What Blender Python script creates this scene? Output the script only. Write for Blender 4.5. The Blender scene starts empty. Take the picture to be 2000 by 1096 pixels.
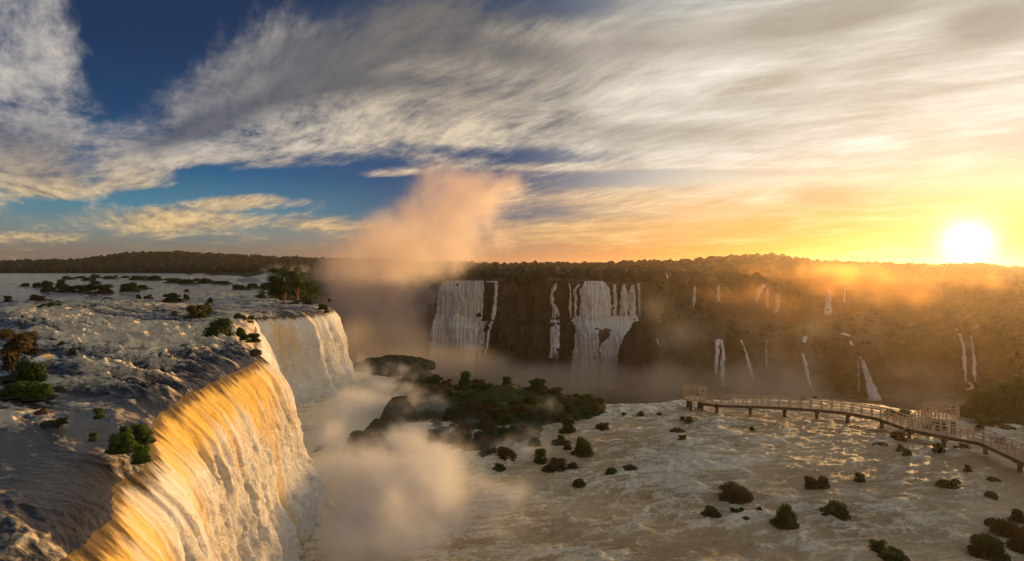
import bpy, math, random
import numpy as np
from mathutils import Vector

random.seed(7)
RNG = np.random.default_rng(11)
R = math.radians
sc = bpy.context.scene
COL = sc.collection

# ------------------------------------------------------------------ camera
CAM_H = 25.0                 # metres above the lower river
FL = 1192.0                  # focal length in photograph pixels (2000 wide)
HZ = 525.0                   # horizon row
cam_d = bpy.data.cameras.new("camera"); cam = bpy.data.objects.new("camera", cam_d); COL.objects.link(cam)
cam.location = (0, 0, CAM_H); cam.rotation_euler = (R(90), 0, 0)
cam_d.sensor_width = 36.0; cam_d.lens = 36.0 * FL / 2000.0
cam_d.shift_y = -(548.0 - HZ) / 2000.0
cam_d.clip_start = 0.5; cam_d.clip_end = 20000.0
sc.camera = cam

# ------------------------------------------------------------------ render / exposure
sc.render.engine = 'CYCLES'
cy = sc.cycles
cy.use_denoising = True
try: cy.denoiser = 'OPENIMAGEDENOISE'
except Exception: pass
cy.max_bounces = 5; cy.diffuse_bounces = 2; cy.glossy_bounces = 2; cy.transparent_max_bounces = 12
cy.volume_bounces = 5; cy.transmission_bounces = 2
cy.use_adaptive_sampling = True; cy.adaptive_threshold = 0.02
cy.volume_step_rate = 1.0; cy.volume_max_steps = 256
cy.sample_clamp_indirect = 4.0
sc.view_settings.view_transform = 'Standard'; sc.view_settings.look = 'None'
sc.view_settings.exposure = 0.42; sc.view_settings.gamma = 1.0

def lin(r, g, b):
    f = lambda c: (c / 255 / 12.92) if c / 255 <= .04045 else ((c / 255 + .055) / 1.055) ** 2.4
    return (f(r), f(g), f(b), 1.0)

# ------------------------------------------------------------------ node helper (shader and geometry trees)
class NT:
    def __init__(s, tree): s.t = tree
    def new(s, typ, **kw):
        n = s.t.nodes.new(typ)
        for k, v in kw.items(): setattr(n, k, v)
        return n
    def put(s, sock, v):
        if v is None: return
        if isinstance(v, bpy.types.NodeSocket): s.t.links.new(v, sock)
        else:
            try: sock.default_value = v
            except Exception:
                sock.default_value = (v, v, v, 1) if len(sock.default_value) == 4 else (v, v, v)
    def m(s, op, a, b=None, c=None, clamp=False):
        n = s.new('ShaderNodeMath', operation=op); n.use_clamp = clamp
        s.put(n.inputs[0], a); s.put(n.inputs[1], b); s.put(n.inputs[2], c)
        return n.outputs[0]
    def vm(s, op, a, b=None, out=0, scale=None):
        n = s.new('ShaderNodeVectorMath', operation=op)
        s.put(n.inputs[0], a); s.put(n.inputs[1], b)
        if scale is not None: s.put(n.inputs['Scale'], scale)
        return n.outputs[out]
    def mix(s, f, a, b, blend='MIX'):
        n = s.new('ShaderNodeMix', data_type='RGBA', blend_type=blend)
        s.put(n.inputs[0], f); s.put(n.inputs[6], a); s.put(n.inputs[7], b)
        return n.outputs[2]
    def mixf(s, f, a, b):
        n = s.new('ShaderNodeMix', data_type='FLOAT')
        s.put(n.inputs[0], f); s.put(n.inputs[2], a); s.put(n.inputs[3], b)
        return n.outputs[0]
    def ramp(s, f, stops, interp='LINEAR'):
        n = s.new('ShaderNodeValToRGB'); e = n.color_ramp; e.interpolation = interp
        while len(e.elements) > 1: e.elements.remove(e.elements[-1])
        for i, (p, c) in enumerate(stops):
            el = e.elements[0] if i == 0 else e.elements.new(p)
            el.position = p
            el.color = c if isinstance(c, tuple) else (c, c, c, 1)
        s.put(n.inputs[0], f); return n.outputs[0]
    def mr(s, v, a, b, c=0.0, d=1.0, smooth=False):
        n = s.new('ShaderNodeMapRange'); n.interpolation_type = 'SMOOTHSTEP' if smooth else 'LINEAR'
        s.put(n.inputs[0], v)
        for i, q in enumerate((a, b, c, d)): s.put(n.inputs[i + 1], q)
        return n.outputs[0]
    def noise(s, vec, scale, detail=4, rough=.55, dist=0.0, out=0, lac=2.0):
        n = s.new('ShaderNodeTexNoise')
        s.put(n.inputs['Vector'], vec); s.put(n.inputs['Scale'], scale); s.put(n.inputs['Detail'], detail)
        s.put(n.inputs['Roughness'], rough); s.put(n.inputs['Distortion'], dist); s.put(n.inputs['Lacunarity'], lac)
        return n.outputs[out]
    def mapping(s, vec, loc=(0, 0, 0), rot=(0, 0, 0), scale=(1, 1, 1), kind='POINT'):
        n = s.new('ShaderNodeMapping', vector_type=kind)
        s.put(n.inputs[0], vec); n.inputs[1].default_value = loc; n.inputs[2].default_value = rot; n.inputs[3].default_value = scale
        return n.outputs[0]
    def sep(s, v):
        n = s.new('ShaderNodeSeparateXYZ'); s.put(n.inputs[0], v); return n.outputs
    def comb(s, x, y, z):
        n = s.new('ShaderNodeCombineXYZ')
        for i, q in enumerate((x, y, z)): s.put(n.inputs[i], q)
        return n.outputs[0]
    def blob(s, vec, c, r, rot=(0, 0, 0), amp=1.0, acc=None, mesh=False):
        """soft ellipsoid: amp*(1-(|p|/r)^2)^2 inside, 0 outside, added to acc"""
        if s.t.type == 'GEOMETRY': p = s.vm('DIVIDE', s.vm('SUBTRACT', vec, c), r)
        else: p = s.mapping(vec, c, rot, r, 'TEXTURE')
        d = s.vm('DOT_PRODUCT', p, p, out=1)
        g = s.m('SUBTRACT', 1.0, d, clamp=True)
        g = s.m('MULTIPLY', g, g)
        return s.m('MULTIPLY_ADD', g, amp, acc if acc is not None else 0.0)

# ------------------------------------------------------------------ sun direction, world
SUN_AZ = math.atan2(890, 1192); SUN_EL = R(1.9)
SUN_DIR = Vector((math.sin(SUN_AZ) * math.cos(SUN_EL), math.cos(SUN_AZ) * math.cos(SUN_EL), math.sin(SUN_EL)))

def build_world():
    w = bpy.data.worlds.new("World"); sc.world = w; w.use_nodes = True
    t = w.node_tree; t.nodes.clear(); N = NT(t)
    out = N.new('ShaderNodeOutputWorld'); bg = N.new('ShaderNodeBackground')
    d = N.new('ShaderNodeTexCoord').outputs['Generated']
    d = N.vm('NORMALIZE', d)
    x, y, z = N.sep(d)
    az = N.m('MULTIPLY', N.m('ARCTAN2', x, y), 180 / math.pi)      # degrees, 0 = north (+Y)
    el = N.m('MULTIPLY', N.m('ARCSINE', z), 180 / math.pi)
    q = N.comb(az, el, 0.0)
    # cloud deck coordinates: a plane overhead, streaks run towards azimuth -38
    zz = N.m('ADD', N.m('MAXIMUM', z, 0.0), 0.085)
    pl = N.comb(N.m('DIVIDE', x, zz), N.m('DIVIDE', y, zz), 0.0)
    pr = N.mapping(pl, (0, 0, 0), (0, 0, R(-128)), (1, 1, 1))       # x' along the streaks
    warp = N.noise(pr, 0.35, 2, .5, out=1)
    pw = N.vm('ADD', pr, N.vm('SCALE', N.vm('SUBTRACT', warp, (.5, .5, .5)), scale=1.1))
    streak = N.noise(N.mapping(pw, scale=(.42, 1.5, 1)), 1.25, 8, .64)
    billow = N.noise(N.mapping(pw, (3, 7, 0), scale=(.9, 1.5, 1)), 1.7, 9, .66)
    fine = N.noise(N.mapping(pw, (9, 1, 0), (0, 0, .25), scale=(.8, 2.8, 1)), 4.6, 7, .70)
    def at(px, py):
        a = math.atan2(px - 1000, FL); e = math.atan2(HZ - py, math.hypot(px - 1000, FL))
        return math.degrees(a), math.degrees(e)
    def sb(px, py, w_, h_, rot=0, amp=1.0, acc=None):
        a0, e0 = at(px, py)
        ca = math.cos(R(a0)); ka = 180 / math.pi / FL
        sx = ka * ca * ca * w_; sy = ka * ca * h_
        return N.blob(q, (a0, e0, 0), (sx, sy, 1), (0, 0, R(rot)), amp, acc)
    # --- clear sky, by direction
    eln = N.mr(el, 0, 30)
    L = N.ramp(eln, [(0, lin(118, 110, 106)), (.05, lin(132, 124, 112)), (.105, lin(122, 140, 142)), (.17, lin(78, 134, 156)), (.27, lin(38, 96, 140)),
                     (.42, lin(26, 66, 108)), (.60, lin(24, 52, 90)), (1, lin(20, 40, 72))])
    M = N.ramp(eln, [(0, lin(206, 142, 104)), (.10, lin(168, 142, 122)), (.17, lin(66, 98, 130)), (.28, lin(34, 74, 120)), (.45, lin(52, 80, 116)), (1, lin(48, 62, 88))])
    RR = N.ramp(eln, [(0, lin(230, 128, 34)), (.07, lin(234, 150, 56)), (.13, lin(244, 196, 124)), (.22, lin(246, 234, 206)), (.32, lin(214, 214, 206)), (.5, lin(196, 196, 190)), (1, lin(150, 156, 170))])
    f1 = N.mr(az, -26, -4, smooth=True); f2 = N.mr(az, -2, 22, smooth=True)
    clear = N.mix(f2, N.mix(f1, L, M), RR)
    sky = N.new('ShaderNodeTexSky'); sky.sky_type = 'NISHITA'; sky.sun_disc = False
    sky.sun_elevation = SUN_EL; sky.sun_rotation = SUN_AZ; sky.altitude = 200; sky.air_density = 1.0; sky.dust_density = 2.0; sky.ozone_density = 2.0
    nish = N.mix(1.0, sky.outputs[0], (.12, .12, .12, 1), 'MULTIPLY')
    clear = N.mix(.10, clear, nish)
    # --- cloud cover laid out by direction
    A = None
    A = sb(20, 60, 190, 420, 6, 1.15, A)
    A = sb(0, 330, 150, 110, 0, .75, A)
    A = sb(60, 250, 300, 120, 0, .7, A)
    A = sb(100, 368, 60, 22, 0, .8, A)
    A = sb(250, 330, 260, 80, 24, 1.0, A)          # tip of the great band
    A = sb(520, 220, 420, 130, 21, 1.2, A)
    A = sb(640, 100, 420, 120, 12, .85, A)
    A = sb(820, 200, 560, 170, 10, 1.2, A)
    A = sb(1200, 170, 600, 240, 0, 1.3, A)
    A = sb(1700, 190, 720, 330, 0, 1.4, A)
    A = sb(1400, 265, 420, 70, -2, .5, A)
    A = sb(850, 50, 260, 90, 0, .5, A)
    A = sb(500, 330, 130, 34, 10, .75, A)
    A = sb(730, 340, 150, 16, 6, .95, A)
    A = sb(620, 322, 120, 22, 4, .5, A)
    A = sb(340, 428, 240, 50, 4, 1.15, A)          # low cream bank, left
    A = sb(470, 392, 170, 24, 2, 1.0, A)
    A = sb(620, 438, 180, 26, 0, .8, A)
    A = sb(60, 462, 170, 24, 2, .6, A)
    A = sb(1250, 322, 520, 12, 0, .8, A)
    A = sb(1250, 385, 420, 40, 0, .9, A)
    A = sb(1500, 440, 600, 90, 0, .8, A)
    A = sb(1080, 450, 260, 60, 0, .6, A)
    A = sb(270, 90, 170, 150, 20, -.55, A)
    A = sb(1130, 10, 120, 50, 0, -.6, A)
    A = sb(520, 350, 330, 40, 0, -.75, A)
    A = sb(1000, 300, 330, 22, -2, -.6, A)
    A = sb(330, 382, 230, 24, 8, -.9, A)
    A = sb(180, 330, 60, 60, 30, -.5, A)
    A = sb(300, 60, 260, 120, 10, -.4, A)
    A = sb(600, 334, 280, 44, 5, -.9, A)
    A = sb(90, 405, 120, 26, 0, -.6, A)
    A = sb(760, 365, 200, 30, 0, -.6, A)
    A = sb(1330, 350, 330, 26, -2, -.55, A)
    n1 = N.m('ADD', N.m('MULTIPLY', streak, .55), N.m('MULTIPLY', billow, .45))
    n1 = N.m('ADD', N.m('MULTIPLY', n1, .72), N.m('MULTIPLY', fine, .28))
    band = N.noise(N.mapping(N.vm('ADD', q, N.vm('SCALE', N.vm('SUBTRACT', warp, (.5, .5, .5)), scale=5.0)), scale=(.055, .42, 1)), 1.0, 8, .64)
    n1 = N.mixf(N.m('MULTIPLY', f2, .55), n1, band)
    cov = N.m('ADD', A, N.m('MULTIPLY', N.m('SUBTRACT', n1, .50), 3.6))
    cov = N.mr(cov, .0, 1.15, smooth=True)
    above = N.mr(el, -1.0, 2.0, smooth=True)
    cov = N.m('MULTIPLY', cov, above)
    # --- cloud colour, lit from the sun's side
    sh = N.m('ADD', N.m('MULTIPLY', billow, .6), N.m('MULTIPLY', fine, .4))
    sh = N.mixf(N.m('MULTIPLY', f2, .6), sh, band)
    lit = N.mr(sh, .38, .61)
    D = None                                        # thick grey places
    D = sb(640, 130, 340, 110, 14, 1.0, D)
    D = sb(760, 70, 300, 70, 6, .7, D)
    D = sb(330, 200, 260, 90, 30, .5, D)
    D = sb(480, 215, 300, 40, 24, .5, D)
    D = sb(980, 100, 200, 50, 0, .9, D)
    D = sb(960, 190, 330, 60, 6, .4, D)
    D = sb(1930, 45, 190, 75, 0, 1.2, D)
    D = sb(1650, 20, 300, 50, 0, .8, D)
    D = sb(1150, 20, 240, 50, 0, .7, D)
    D = sb(1480, 60, 420, 70, 0, .8, D)
    D = sb(1180, 100, 260, 60, 8, .6, D)
    D = sb(1560, 200, 420, 30, -3, .45, D)
    D = sb(1750, 120, 200, 30, -6, .4, D)
    D = sb(1400, 340, 420, 14, -2, .5, D)
    D = sb(1330, 258, 300, 40, 0, .6, D)
    D = sb(60, 290, 220, 90, 0, .6, D)
    D = sb(150, 20, 100, 60, 0, .0, D)
    D = sb(1610, 385, 140, 40, -6, .6, D)
    D = sb(1880, 385, 90, 22, 0, .5, D)
    D = sb(900, 20, 330, 60, 0, .7, D)
    D = sb(700, 5, 460, 45, 1, 1.0, D)
    D = sb(380, 260, 200, 40, 28, .6, D)
    D = sb(820, 160, 260, 30, 6, .5, D)
    D = N.m('MULTIPLY', N.m('MINIMUM', D, 1.0), N.mr(billow, .25, .60, .65, 1.0))
    lit = N.m('MULTIPLY', lit, N.m('SUBTRACT', 1.0, N.m('MULTIPLY', D, .8), clamp=True))
    lowc = N.mr(el, 3, 11, 1, 0, smooth=True)
    shL = N.mix(lowc, lin(80, 92, 116), lin(150, 132, 112)); ltL = N.mix(lowc, lin(204, 196, 186), lin(250, 214, 150))
    shM = N.mix(lowc, lin(98, 101, 110), lin(206, 158, 110)); ltM = N.mix(lowc, lin(232, 214, 184), lin(255, 208, 140))
    shR = N.mix(lowc, lin(190, 180, 160), lin(226, 150, 72)); ltR = N.mix(lowc, lin(255, 251, 238), lin(252, 218, 158))
    ff1 = N.mr(az, -34, -6, smooth=True); ff2 = N.mr(az, -6, 22, smooth=True)
    shc = N.mix(ff2, N.mix(ff1, shL, shM), shR); ltc = N.mix(ff2, N.mix(ff1, ltL, ltM), ltR)
    cloud = N.mix(lit, shc, ltc)
    cloud = N.vm('SCALE', cloud, scale=N.m('SUBTRACT', 1.0, N.m('MULTIPLY', D, .28)))
    c = N.mix(N.m('MULTIPLY', cov, .93), clear, cloud)
    # --- glow round the sun
    ca = N.vm('DOT_PRODUCT', d, tuple(SUN_DIR), out=1)
    ang = N.m('MULTIPLY', N.m('ARCCOSINE', N.m('MINIMUM', ca, 1.0)), 180 / math.pi)
    def gl(k, amp, col):
        e = N.m('MULTIPLY', N.m('EXPONENT', N.m('MULTIPLY', N.m('MULTIPLY', ang, ang), -1 / (k * k))), amp)
        return N.vm('SCALE', tuple(col[:3]), scale=e)
    c = N.vm('ADD', c, gl(1.05, 4.0, (1, .90, .60)))
    c = N.vm('ADD', c, gl(2.0, 1.2, (1, .86, .50)))
    c = N.vm('ADD', c, gl(4.0, .15, (1, .60, .20)))
    c = N.vm('ADD', c, gl(15.0, .02, (1, .75, .35)))
    # ground side of the world (never seen, only lights from below): dark warm
    c = N.mix(N.mr(el, -3, 0), (.06, .05, .04, 1), c)
    N.put(bg.inputs[0], c); bg.inputs[1].default_value = .75
    t.links.new(bg.outputs[0], out.inputs[0])
    w.cycles.sampling_method = 'MANUAL'; w.cycles.sample_map_resolution = 512
build_world()

sun_d = bpy.data.lights.new("sun", 'SUN'); sun = bpy.data.objects.new("sun", sun_d); COL.objects.link(sun)
sun.rotation_euler = SUN_DIR.to_track_quat('Z', 'Y').to_euler()
sun_d.energy = 5.0; sun_d.angle = R(2.2); sun_d.color = (1.0, .59, .24)

# ------------------------------------------------------------------ helpers
def PX(px, py, z=0.0):
    """ground point under a photograph pixel, on the level z"""
    Y = (CAM_H - z) * FL / (py - HZ)
    return Vector(((px - 1000) / FL * Y, Y, z))
def AT(px, py, Y):
    return Vector(((px - 1000) / FL * Y, Y, CAM_H - (py - HZ) / FL * Y))

def _h(ix, iy, iz, seed):
    n = (ix * 374761393 + iy * 668265263 + iz * 2147483647 + seed * 974634777) & 0xffffffff
    n = ((n ^ (n >> 13)) * 1274126177) & 0xffffffff
    return ((n ^ (n >> 16)) & 0xffff) / 65535.0
def vnoise(x, y, z=0.0, seed=0):
    x, y, z = np.broadcast_arrays(np.asarray(x, float), np.asarray(y, float), np.asarray(z, float))
    xi, yi, zi = np.floor(x), np.floor(y), np.floor(z)
    fx, fy, fz = x - xi, y - yi, z - zi
    xi, yi, zi = xi.astype(np.int64), yi.astype(np.int64), zi.astype(np.int64)
    s = lambda t: t * t * t * (t * (t * 6 - 15) + 10)
    u, v, w = s(fx), s(fy), s(fz)
    def g(a, b, c): return _h(xi + a, yi + b, zi + c, seed)
    r = 0
    flat = not np.any(fz)
    for c in ((0,) if flat else (0, 1)):
        k = (g(0, 0, c) * (1 - u) + g(1, 0, c) * u) * (1 - v) + (g(0, 1, c) * (1 - u) + g(1, 1, c) * u) * v
        r = r + k * (1 if flat else (w if c else 1 - w))
    return r * 2 - 1
def fbm(x, y, z=0.0, seed=0, oct=5, gain=.5, ridge=False):
    a, r, t = 1.0, 0, 0
    ca, sa = math.cos(.6), math.sin(.6)
    for i in range(oct):
        n = vnoise(x, y, z, seed + i * 17)
        r = r + a * ((1 - 2 * np.abs(n)) if ridge else n); t += a
        a *= gain
        x, y = (x * ca - y * sa) * 2.03 + 5.1, (x * sa + y * ca) * 2.03 - 3.7
        z = z * 2.03
    return r / t
def ss(a, b, x):
    t = np.clip((x - a) / (b - a), 0, 1); return t * t * (3 - 2 * t)

def tag(o, label=None, cat=None, group=None, kind=None):
    if label: o['label'] = label
    if cat: o['category'] = cat
    if group: o['group'] = group
    if kind: o['kind'] = kind
    return o
def mesh_obj(name, V, F, mat, parent=None, smooth=True, attrs=None, loc=None):
    """V (n,3), F (m,4) or (m,3) arrays"""
    V = np.asarray(V, np.float32); F = np.asarray(F, np.int32); k = F.shape[1]
    me = bpy.data.meshes.new(name)
    me.vertices.add(len(V)); me.vertices.foreach_set('co', V.ravel())
    me.loops.add(F.size); me.loops.foreach_set('vertex_index', F.ravel())
    me.polygons.add(len(F)); me.polygons.foreach_set('loop_start', np.arange(0, F.size, k, dtype=np.int32))
    try: me.polygons.foreach_set('loop_total', np.full(len(F), k, np.int32))
    except Exception: pass
    me.polygons.foreach_set('use_smooth', np.full(len(F), smooth))
    me.update(calc_edges=True)
    for an, av in (attrs or {}).items():
        av = np.asarray(av, np.float32)
        if av.ndim == 1:
            a = me.attributes.new(an, 'FLOAT', 'POINT'); a.data.foreach_set('value', av)
        else:
            a = me.attributes.new(an, 'FLOAT_VECTOR', 'POINT'); a.data.foreach_set('vector', av.ravel())
    me.materials.append(mat)
    o = bpy.data.objects.new(name, me); COL.objects.link(o)
    if parent: o.parent = parent
    if loc is not None: o.location = loc
    return o
def grid_faces(nr, nc):
    i = np.arange(nr * nc).reshape(nr, nc)
    return np.stack([i[:-1, :-1], i[:-1, 1:], i[1:, 1:], i[1:, :-1]], -1).reshape(-1, 4)
def empty(name, loc=(0, 0, 0), rz=0):
    o = bpy.data.objects.new(name, None); COL.objects.link(o); o.location = loc; o.rotation_euler = (0, 0, rz)
    o.empty_display_size = .3
    return o

# ------------------------------------------------------------------ materials
def mat(name, fn):
    m_ = bpy.data.materials.new(name); m_.use_nodes = True; t = m_.node_tree; t.nodes.clear(); N = NT(t)
    out = N.new('ShaderNodeOutputMaterial'); fn(N, out); return m_
def principled(N, out, col, rough=.8, bump=None, spec=.3, alpha=None, extra=None):
    b = N.new('ShaderNodeBsdfPrincipled')
    N.put(b.inputs['Base Color'], col); N.put(b.inputs['Roughness'], rough); N.put(b.inputs['Specular IOR Level'], spec)
    if bump is not None: N.t.links.new(bump, b.inputs['Normal'])
    if alpha is not None: N.put(b.inputs['Alpha'], alpha)
    for k, v in (extra or {}).items(): N.put(b.inputs[k], v)
    N.t.links.new(b.outputs[0], out.inputs[0]); return b
def bumpn(N, h, dist=.1, strength=1.0, normal=None):
    n = N.new('ShaderNodeBump'); N.put(n.inputs['Height'], h); n.inputs['Distance'].default_value = dist; N.put(n.inputs['Strength'], strength)
    if normal is not None: N.t.links.new(normal, n.inputs['Normal'])
    return n.outputs[0]
def attr(N, name, out='Fac'):
    n = N.new('ShaderNodeAttribute'); n.attribute_name = name; return n.outputs[out]

def m_water(N, out, deep, thin, foamc, fscale, amt, ripple, r0=.25, spec=.5):
    pos = N.new('ShaderNodeNewGeometry').outputs['Position']
    fl = attr(N, 'flow', 'Vector'); foam = attr(N, 'foam')
    st = N.noise(N.mapping(fl, scale=(.35, 1.3, 1)), fscale, 7, .66, .8)
    ch = N.noise(N.mapping(fl, (4, 3, 0), scale=(.8, 1.3, 1)), fscale * 3.1, 5, .65, .6)
    f = N.m('ADD', N.m('MULTIPLY', st, .6), N.m('MULTIPLY', ch, .4))
    k = N.m('ADD', foam, N.m('MULTIPLY', N.m('SUBTRACT', f, .5), amt))
    k = N.mr(k, .25, .75, smooth=True)
    tint = N.noise(pos, .09, 3, .5)
    base = N.mix(N.mr(tint, .35, .65), deep, thin)
    col = N.mix(k, base, foamc)
    rough = N.mixf(k, r0, .85)
    rip = N.noise(N.mapping(fl, (8, 8, 0), scale=(.7, 1.4, 1)), fscale * 6, 5, .6, .5)
    h = N.m('ADD', N.m('MULTIPLY', rip, .5), N.m('MULTIPLY', f, .8))
    principled(N, out, col, rough, bumpn(N, h, ripple, 1.0), spec)
M_RIVER = mat('river_water', lambda N, o: m_water(N, o, (.035, .036, .032, 1), (.085, .07, .045, 1), (1, .79, .46, 1), .6, 3.0, .22, .12, .6))
M_BASIN = mat('basin_water', lambda N, o: m_water(N, o, (.54, .38, .17, 1), (.78, .58, .29, 1), (1, .90, .62, 1), .80, 3.6, .46, .62, .22))

def m_falls(N, out):
    fl = attr(N, 'flow', 'Vector'); amb = attr(N, 'amber'); pos = N.new('ShaderNodeNewGeometry').outputs['Position']
    wv = N.noise(fl, .8, 3, .6, out=1)
    fw = N.vm('ADD', fl, N.vm('SCALE', N.vm('SUBTRACT', wv, (.5, .5, .5)), scale=1.6))
    s1 = N.noise(N.mapping(fw, scale=(1.0, .16, 1)), .5, 7, .62, .6)
    s2 = N.noise(N.mapping(fw, (5, 2, 0), scale=(1.0, .34, 1)), 2.0, 6, .66, .8)
    bl = N.noise(N.mapping(fw, (1, 9, 0), scale=(1.0, .6, 1)), 1.1, 8, .70, 1.1)
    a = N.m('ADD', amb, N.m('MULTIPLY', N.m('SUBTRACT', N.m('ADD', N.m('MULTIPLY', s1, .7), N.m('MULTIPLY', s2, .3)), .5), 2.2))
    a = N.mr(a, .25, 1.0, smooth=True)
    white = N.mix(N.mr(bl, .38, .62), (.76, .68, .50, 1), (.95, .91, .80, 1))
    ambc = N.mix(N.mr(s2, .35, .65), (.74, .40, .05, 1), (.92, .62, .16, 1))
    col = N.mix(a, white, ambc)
    dk = N.mr(N.m('ADD', N.m('MULTIPLY', s1, .6), N.m('MULTIPLY', bl, .4)), .28, .38, smooth=True)
    col = N.mix(dk, (.50, .38, .20, 1), col)
    drop = N.sep(fl)[1]; low = N.mr(drop, 1.0, 6.0, smooth=True)
    cot = N.noise(N.mapping(fl, (6, 2, 0), scale=(1.0, .8, 1)), 1.9, 8, .70, 1.2)
    h = N.m('ADD', N.m('MULTIPLY', s1, .4), N.m('MULTIPLY', s2, .12))
    h = N.m('ADD', h, N.m('MULTIPLY', N.m('ADD', N.m('MULTIPLY', bl, .5), N.m('MULTIPLY', cot, .7)), low))
    roll = N.m('ADD', drop, N.m('MULTIPLY', N.m('SUBTRACT', N.noise(N.mapping(fl, (2, 7, 0), scale=(1, .3, 1)), 1.6, 5, .65), .5), 2.6))
    col = N.mix(N.mr(roll, .15, .95, smooth=True), (.13, .085, .035, 1), col)
    b = principled(N, out, col, .8, bumpn(N, h, .5, 1.0), .2)
    N.put(b.inputs['Subsurface Weight'], .0)
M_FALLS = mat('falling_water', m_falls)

def m_rock(N, out, base=(.045, .036, .03, 1), light=(.11, .088, .07, 1), moss=(.04, .055, .018, 1), sc_=1.0, mossy=.5):
    g = N.new('ShaderNodeNewGeometry'); pos = g.outputs['Position']
    n1 = N.noise(N.mapping(pos, scale=(1, 1, .45)), .25 * sc_, 8, .65); n2 = N.noise(pos, 1.4 * sc_, 6, .65, .4)
    n3 = N.noise(pos, .06 * sc_, 5, .6)
    col = N.mix(N.mr(n1, .35, .65), base, light)
    up = N.sep(g.outputs['Normal'])[2]
    mk = N.m('ADD', N.m('MULTIPLY', up, .5), N.m('ADD', N.m('MULTIPLY', n3, 1.6), N.m('MULTIPLY', n2, .5)))
    col = N.mix(N.mr(mk, 1.45 - mossy, 1.65 - mossy, smooth=True), col, N.mix(n2, moss, (.08, .065, .02, 1)))
    h = N.m('ADD', n1, N.m('MULTIPLY', n2, .35))
    principled(N, out, col, .85, bumpn(N, h, 2.0 / sc_, .9), .2)
M_CLIFF = mat('basalt_cliff', lambda N, o: m_rock(N, o, (.05, .038, .03, 1), (.14, .11, .085, 1), sc_=.6, mossy=.45))
M_ROCK = mat('wet_rock', lambda N, o: m_rock(N, o, (.06, .05, .04, 1), (.18, .14, .10, 1), sc_=3.0, mossy=.3))
M_MOSS = mat('scrubby_ground', lambda N, o: m_rock(N, o, (.07, .055, .035, 1), (.13, .10, .06, 1), (.06, .09, .02, 1), sc_=2.0, mossy=.9))
M_REDROCK = mat('iron_red_rock', lambda N, o: m_rock(N, o, (.10, .04, .02, 1), (.22, .09, .045, 1), sc_=3.0, mossy=.2))

def m_leaf(N, out, a, b, c, sc_=.8):
    pos = N.new('ShaderNodeNewGeometry').outputs['Position']; tint = attr(N, 'tint')
    n1 = N.noise(pos, sc_, 4, .6)
    col = N.mix(N.mr(n1, .35, .65), a, b)
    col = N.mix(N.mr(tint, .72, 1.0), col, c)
    b_ = principled(N, out, col, .65, None, .25)
    tr = N.new('ShaderNodeBsdfTranslucent'); N.put(tr.inputs[0], col)
    mx = N.new('ShaderNodeMixShader'); mx.inputs[0].default_value = .38
    N.t.links.new(b_.outputs[0], mx.inputs[1]); N.t.links.new(tr.outputs[0], mx.inputs[2]); N.t.links.new(mx.outputs[0], out.inputs[0])
M_LEAF = mat('green_leaves', lambda N, o: m_leaf(N, o, (.050, .085, .015, 1), (.085, .13, .025, 1), (.15, .19, .04, 1)))
M_LEAF_RUST = mat('rust_green_leaves', lambda N, o: m_leaf(N, o, (.08, .085, .02, 1), (.15, .10, .03, 1), (.24, .12, .04, 1)))
M_LEAF_BRIGHT = mat('bright_green_leaves', lambda N, o: m_leaf(N, o, (.07, .12, .014, 1), (.12, .18, .025, 1), (.20, .25, .045, 1)))
M_SLOPE = mat('slope_leaves', lambda N, o: m_leaf(N, o, (.028, .040, .014, 1), (.050, .058, .02, 1), (.075, .07, .025, 1), .05))
M_FAR = mat('far_forest_leaves', lambda N, o: m_leaf(N, o, (.030, .048, .014, 1), (.055, .070, .02, 1), (.20, .11, .035, 1), .03))
def m_bark(N, out):
    pos = N.new('ShaderNodeNewGeometry').outputs['Position']
    n = N.noise(N.mapping(pos, scale=(1, 1, .2)), 6, 5, .6)
    principled(N, out, N.mix(n, (.05, .035, .02, 1), (.16, .10, .06, 1)), .9, bumpn(N, n, .03))
M_BARK = mat('bark', m_bark)
def m_redbark(N, out):
    pos = N.new('ShaderNodeNewGeometry').outputs['Position']
    n = N.noise(pos, 2, 5, .6)
    principled(N, out, N.mix(n, (.30, .10, .05, 1), (.5, .2, .1, 1)), .9)
M_REDBARK = mat('bare_red_trunk', m_redbark)
def m_wood(N, out):
    pos = N.new('ShaderNodeNewGeometry').outputs['Position']
    n = N.noise(pos, 5, 5, .6)
    principled(N, out, N.mix(n, (.48, .35, .21, 1), (.70, .55, .37, 1)), .8, bumpn(N, n, .02))
M_WOOD = mat('weathered_wood', m_wood)
def m_conc(N, out):
    pos = N.new('ShaderNodeNewGeometry').outputs['Position']
    n = N.noise(pos, 2, 6, .65)
    principled(N, out, N.mix(n, (.05, .04, .03, 1), (.13, .10, .075, 1)), .85, bumpn(N, n, .03))
M_PIER = mat('wet_concrete', m_conc)
def m_farfall(N, out):
    fl = attr(N, 'flow', 'Vector'); edge = attr(N, 'foam')
    s1 = N.noise(N.mapping(fl, scale=(1.0, .07, 1)), .75, 6, .65, .4)
    s2 = N.noise(N.mapping(fl, (3, 5, 0), scale=(1.0, .35, 1)), .9, 6, .7, .8)
    a = N.m('ADD', N.m('MULTIPLY', s1, .6), N.m('MULTIPLY', s2, .4))
    al = N.mr(N.m('ADD', N.m('MULTIPLY', N.m('SUBTRACT', a, .5), 4.6), edge), .2, .9, smooth=True)
    col = N.mix(N.mr(s2, .35, .65), (.60, .52, .38, 1), (.96, .92, .80, 1))
    principled(N, out, col, .8, bumpn(N, a, 1.6, 1.0), .3, alpha=al)
M_FARFALL = mat('distant_falling_water', m_farfall)

# ================================================================== THE SETTING
RIV = 17.0                                    # level of the upper river
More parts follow.
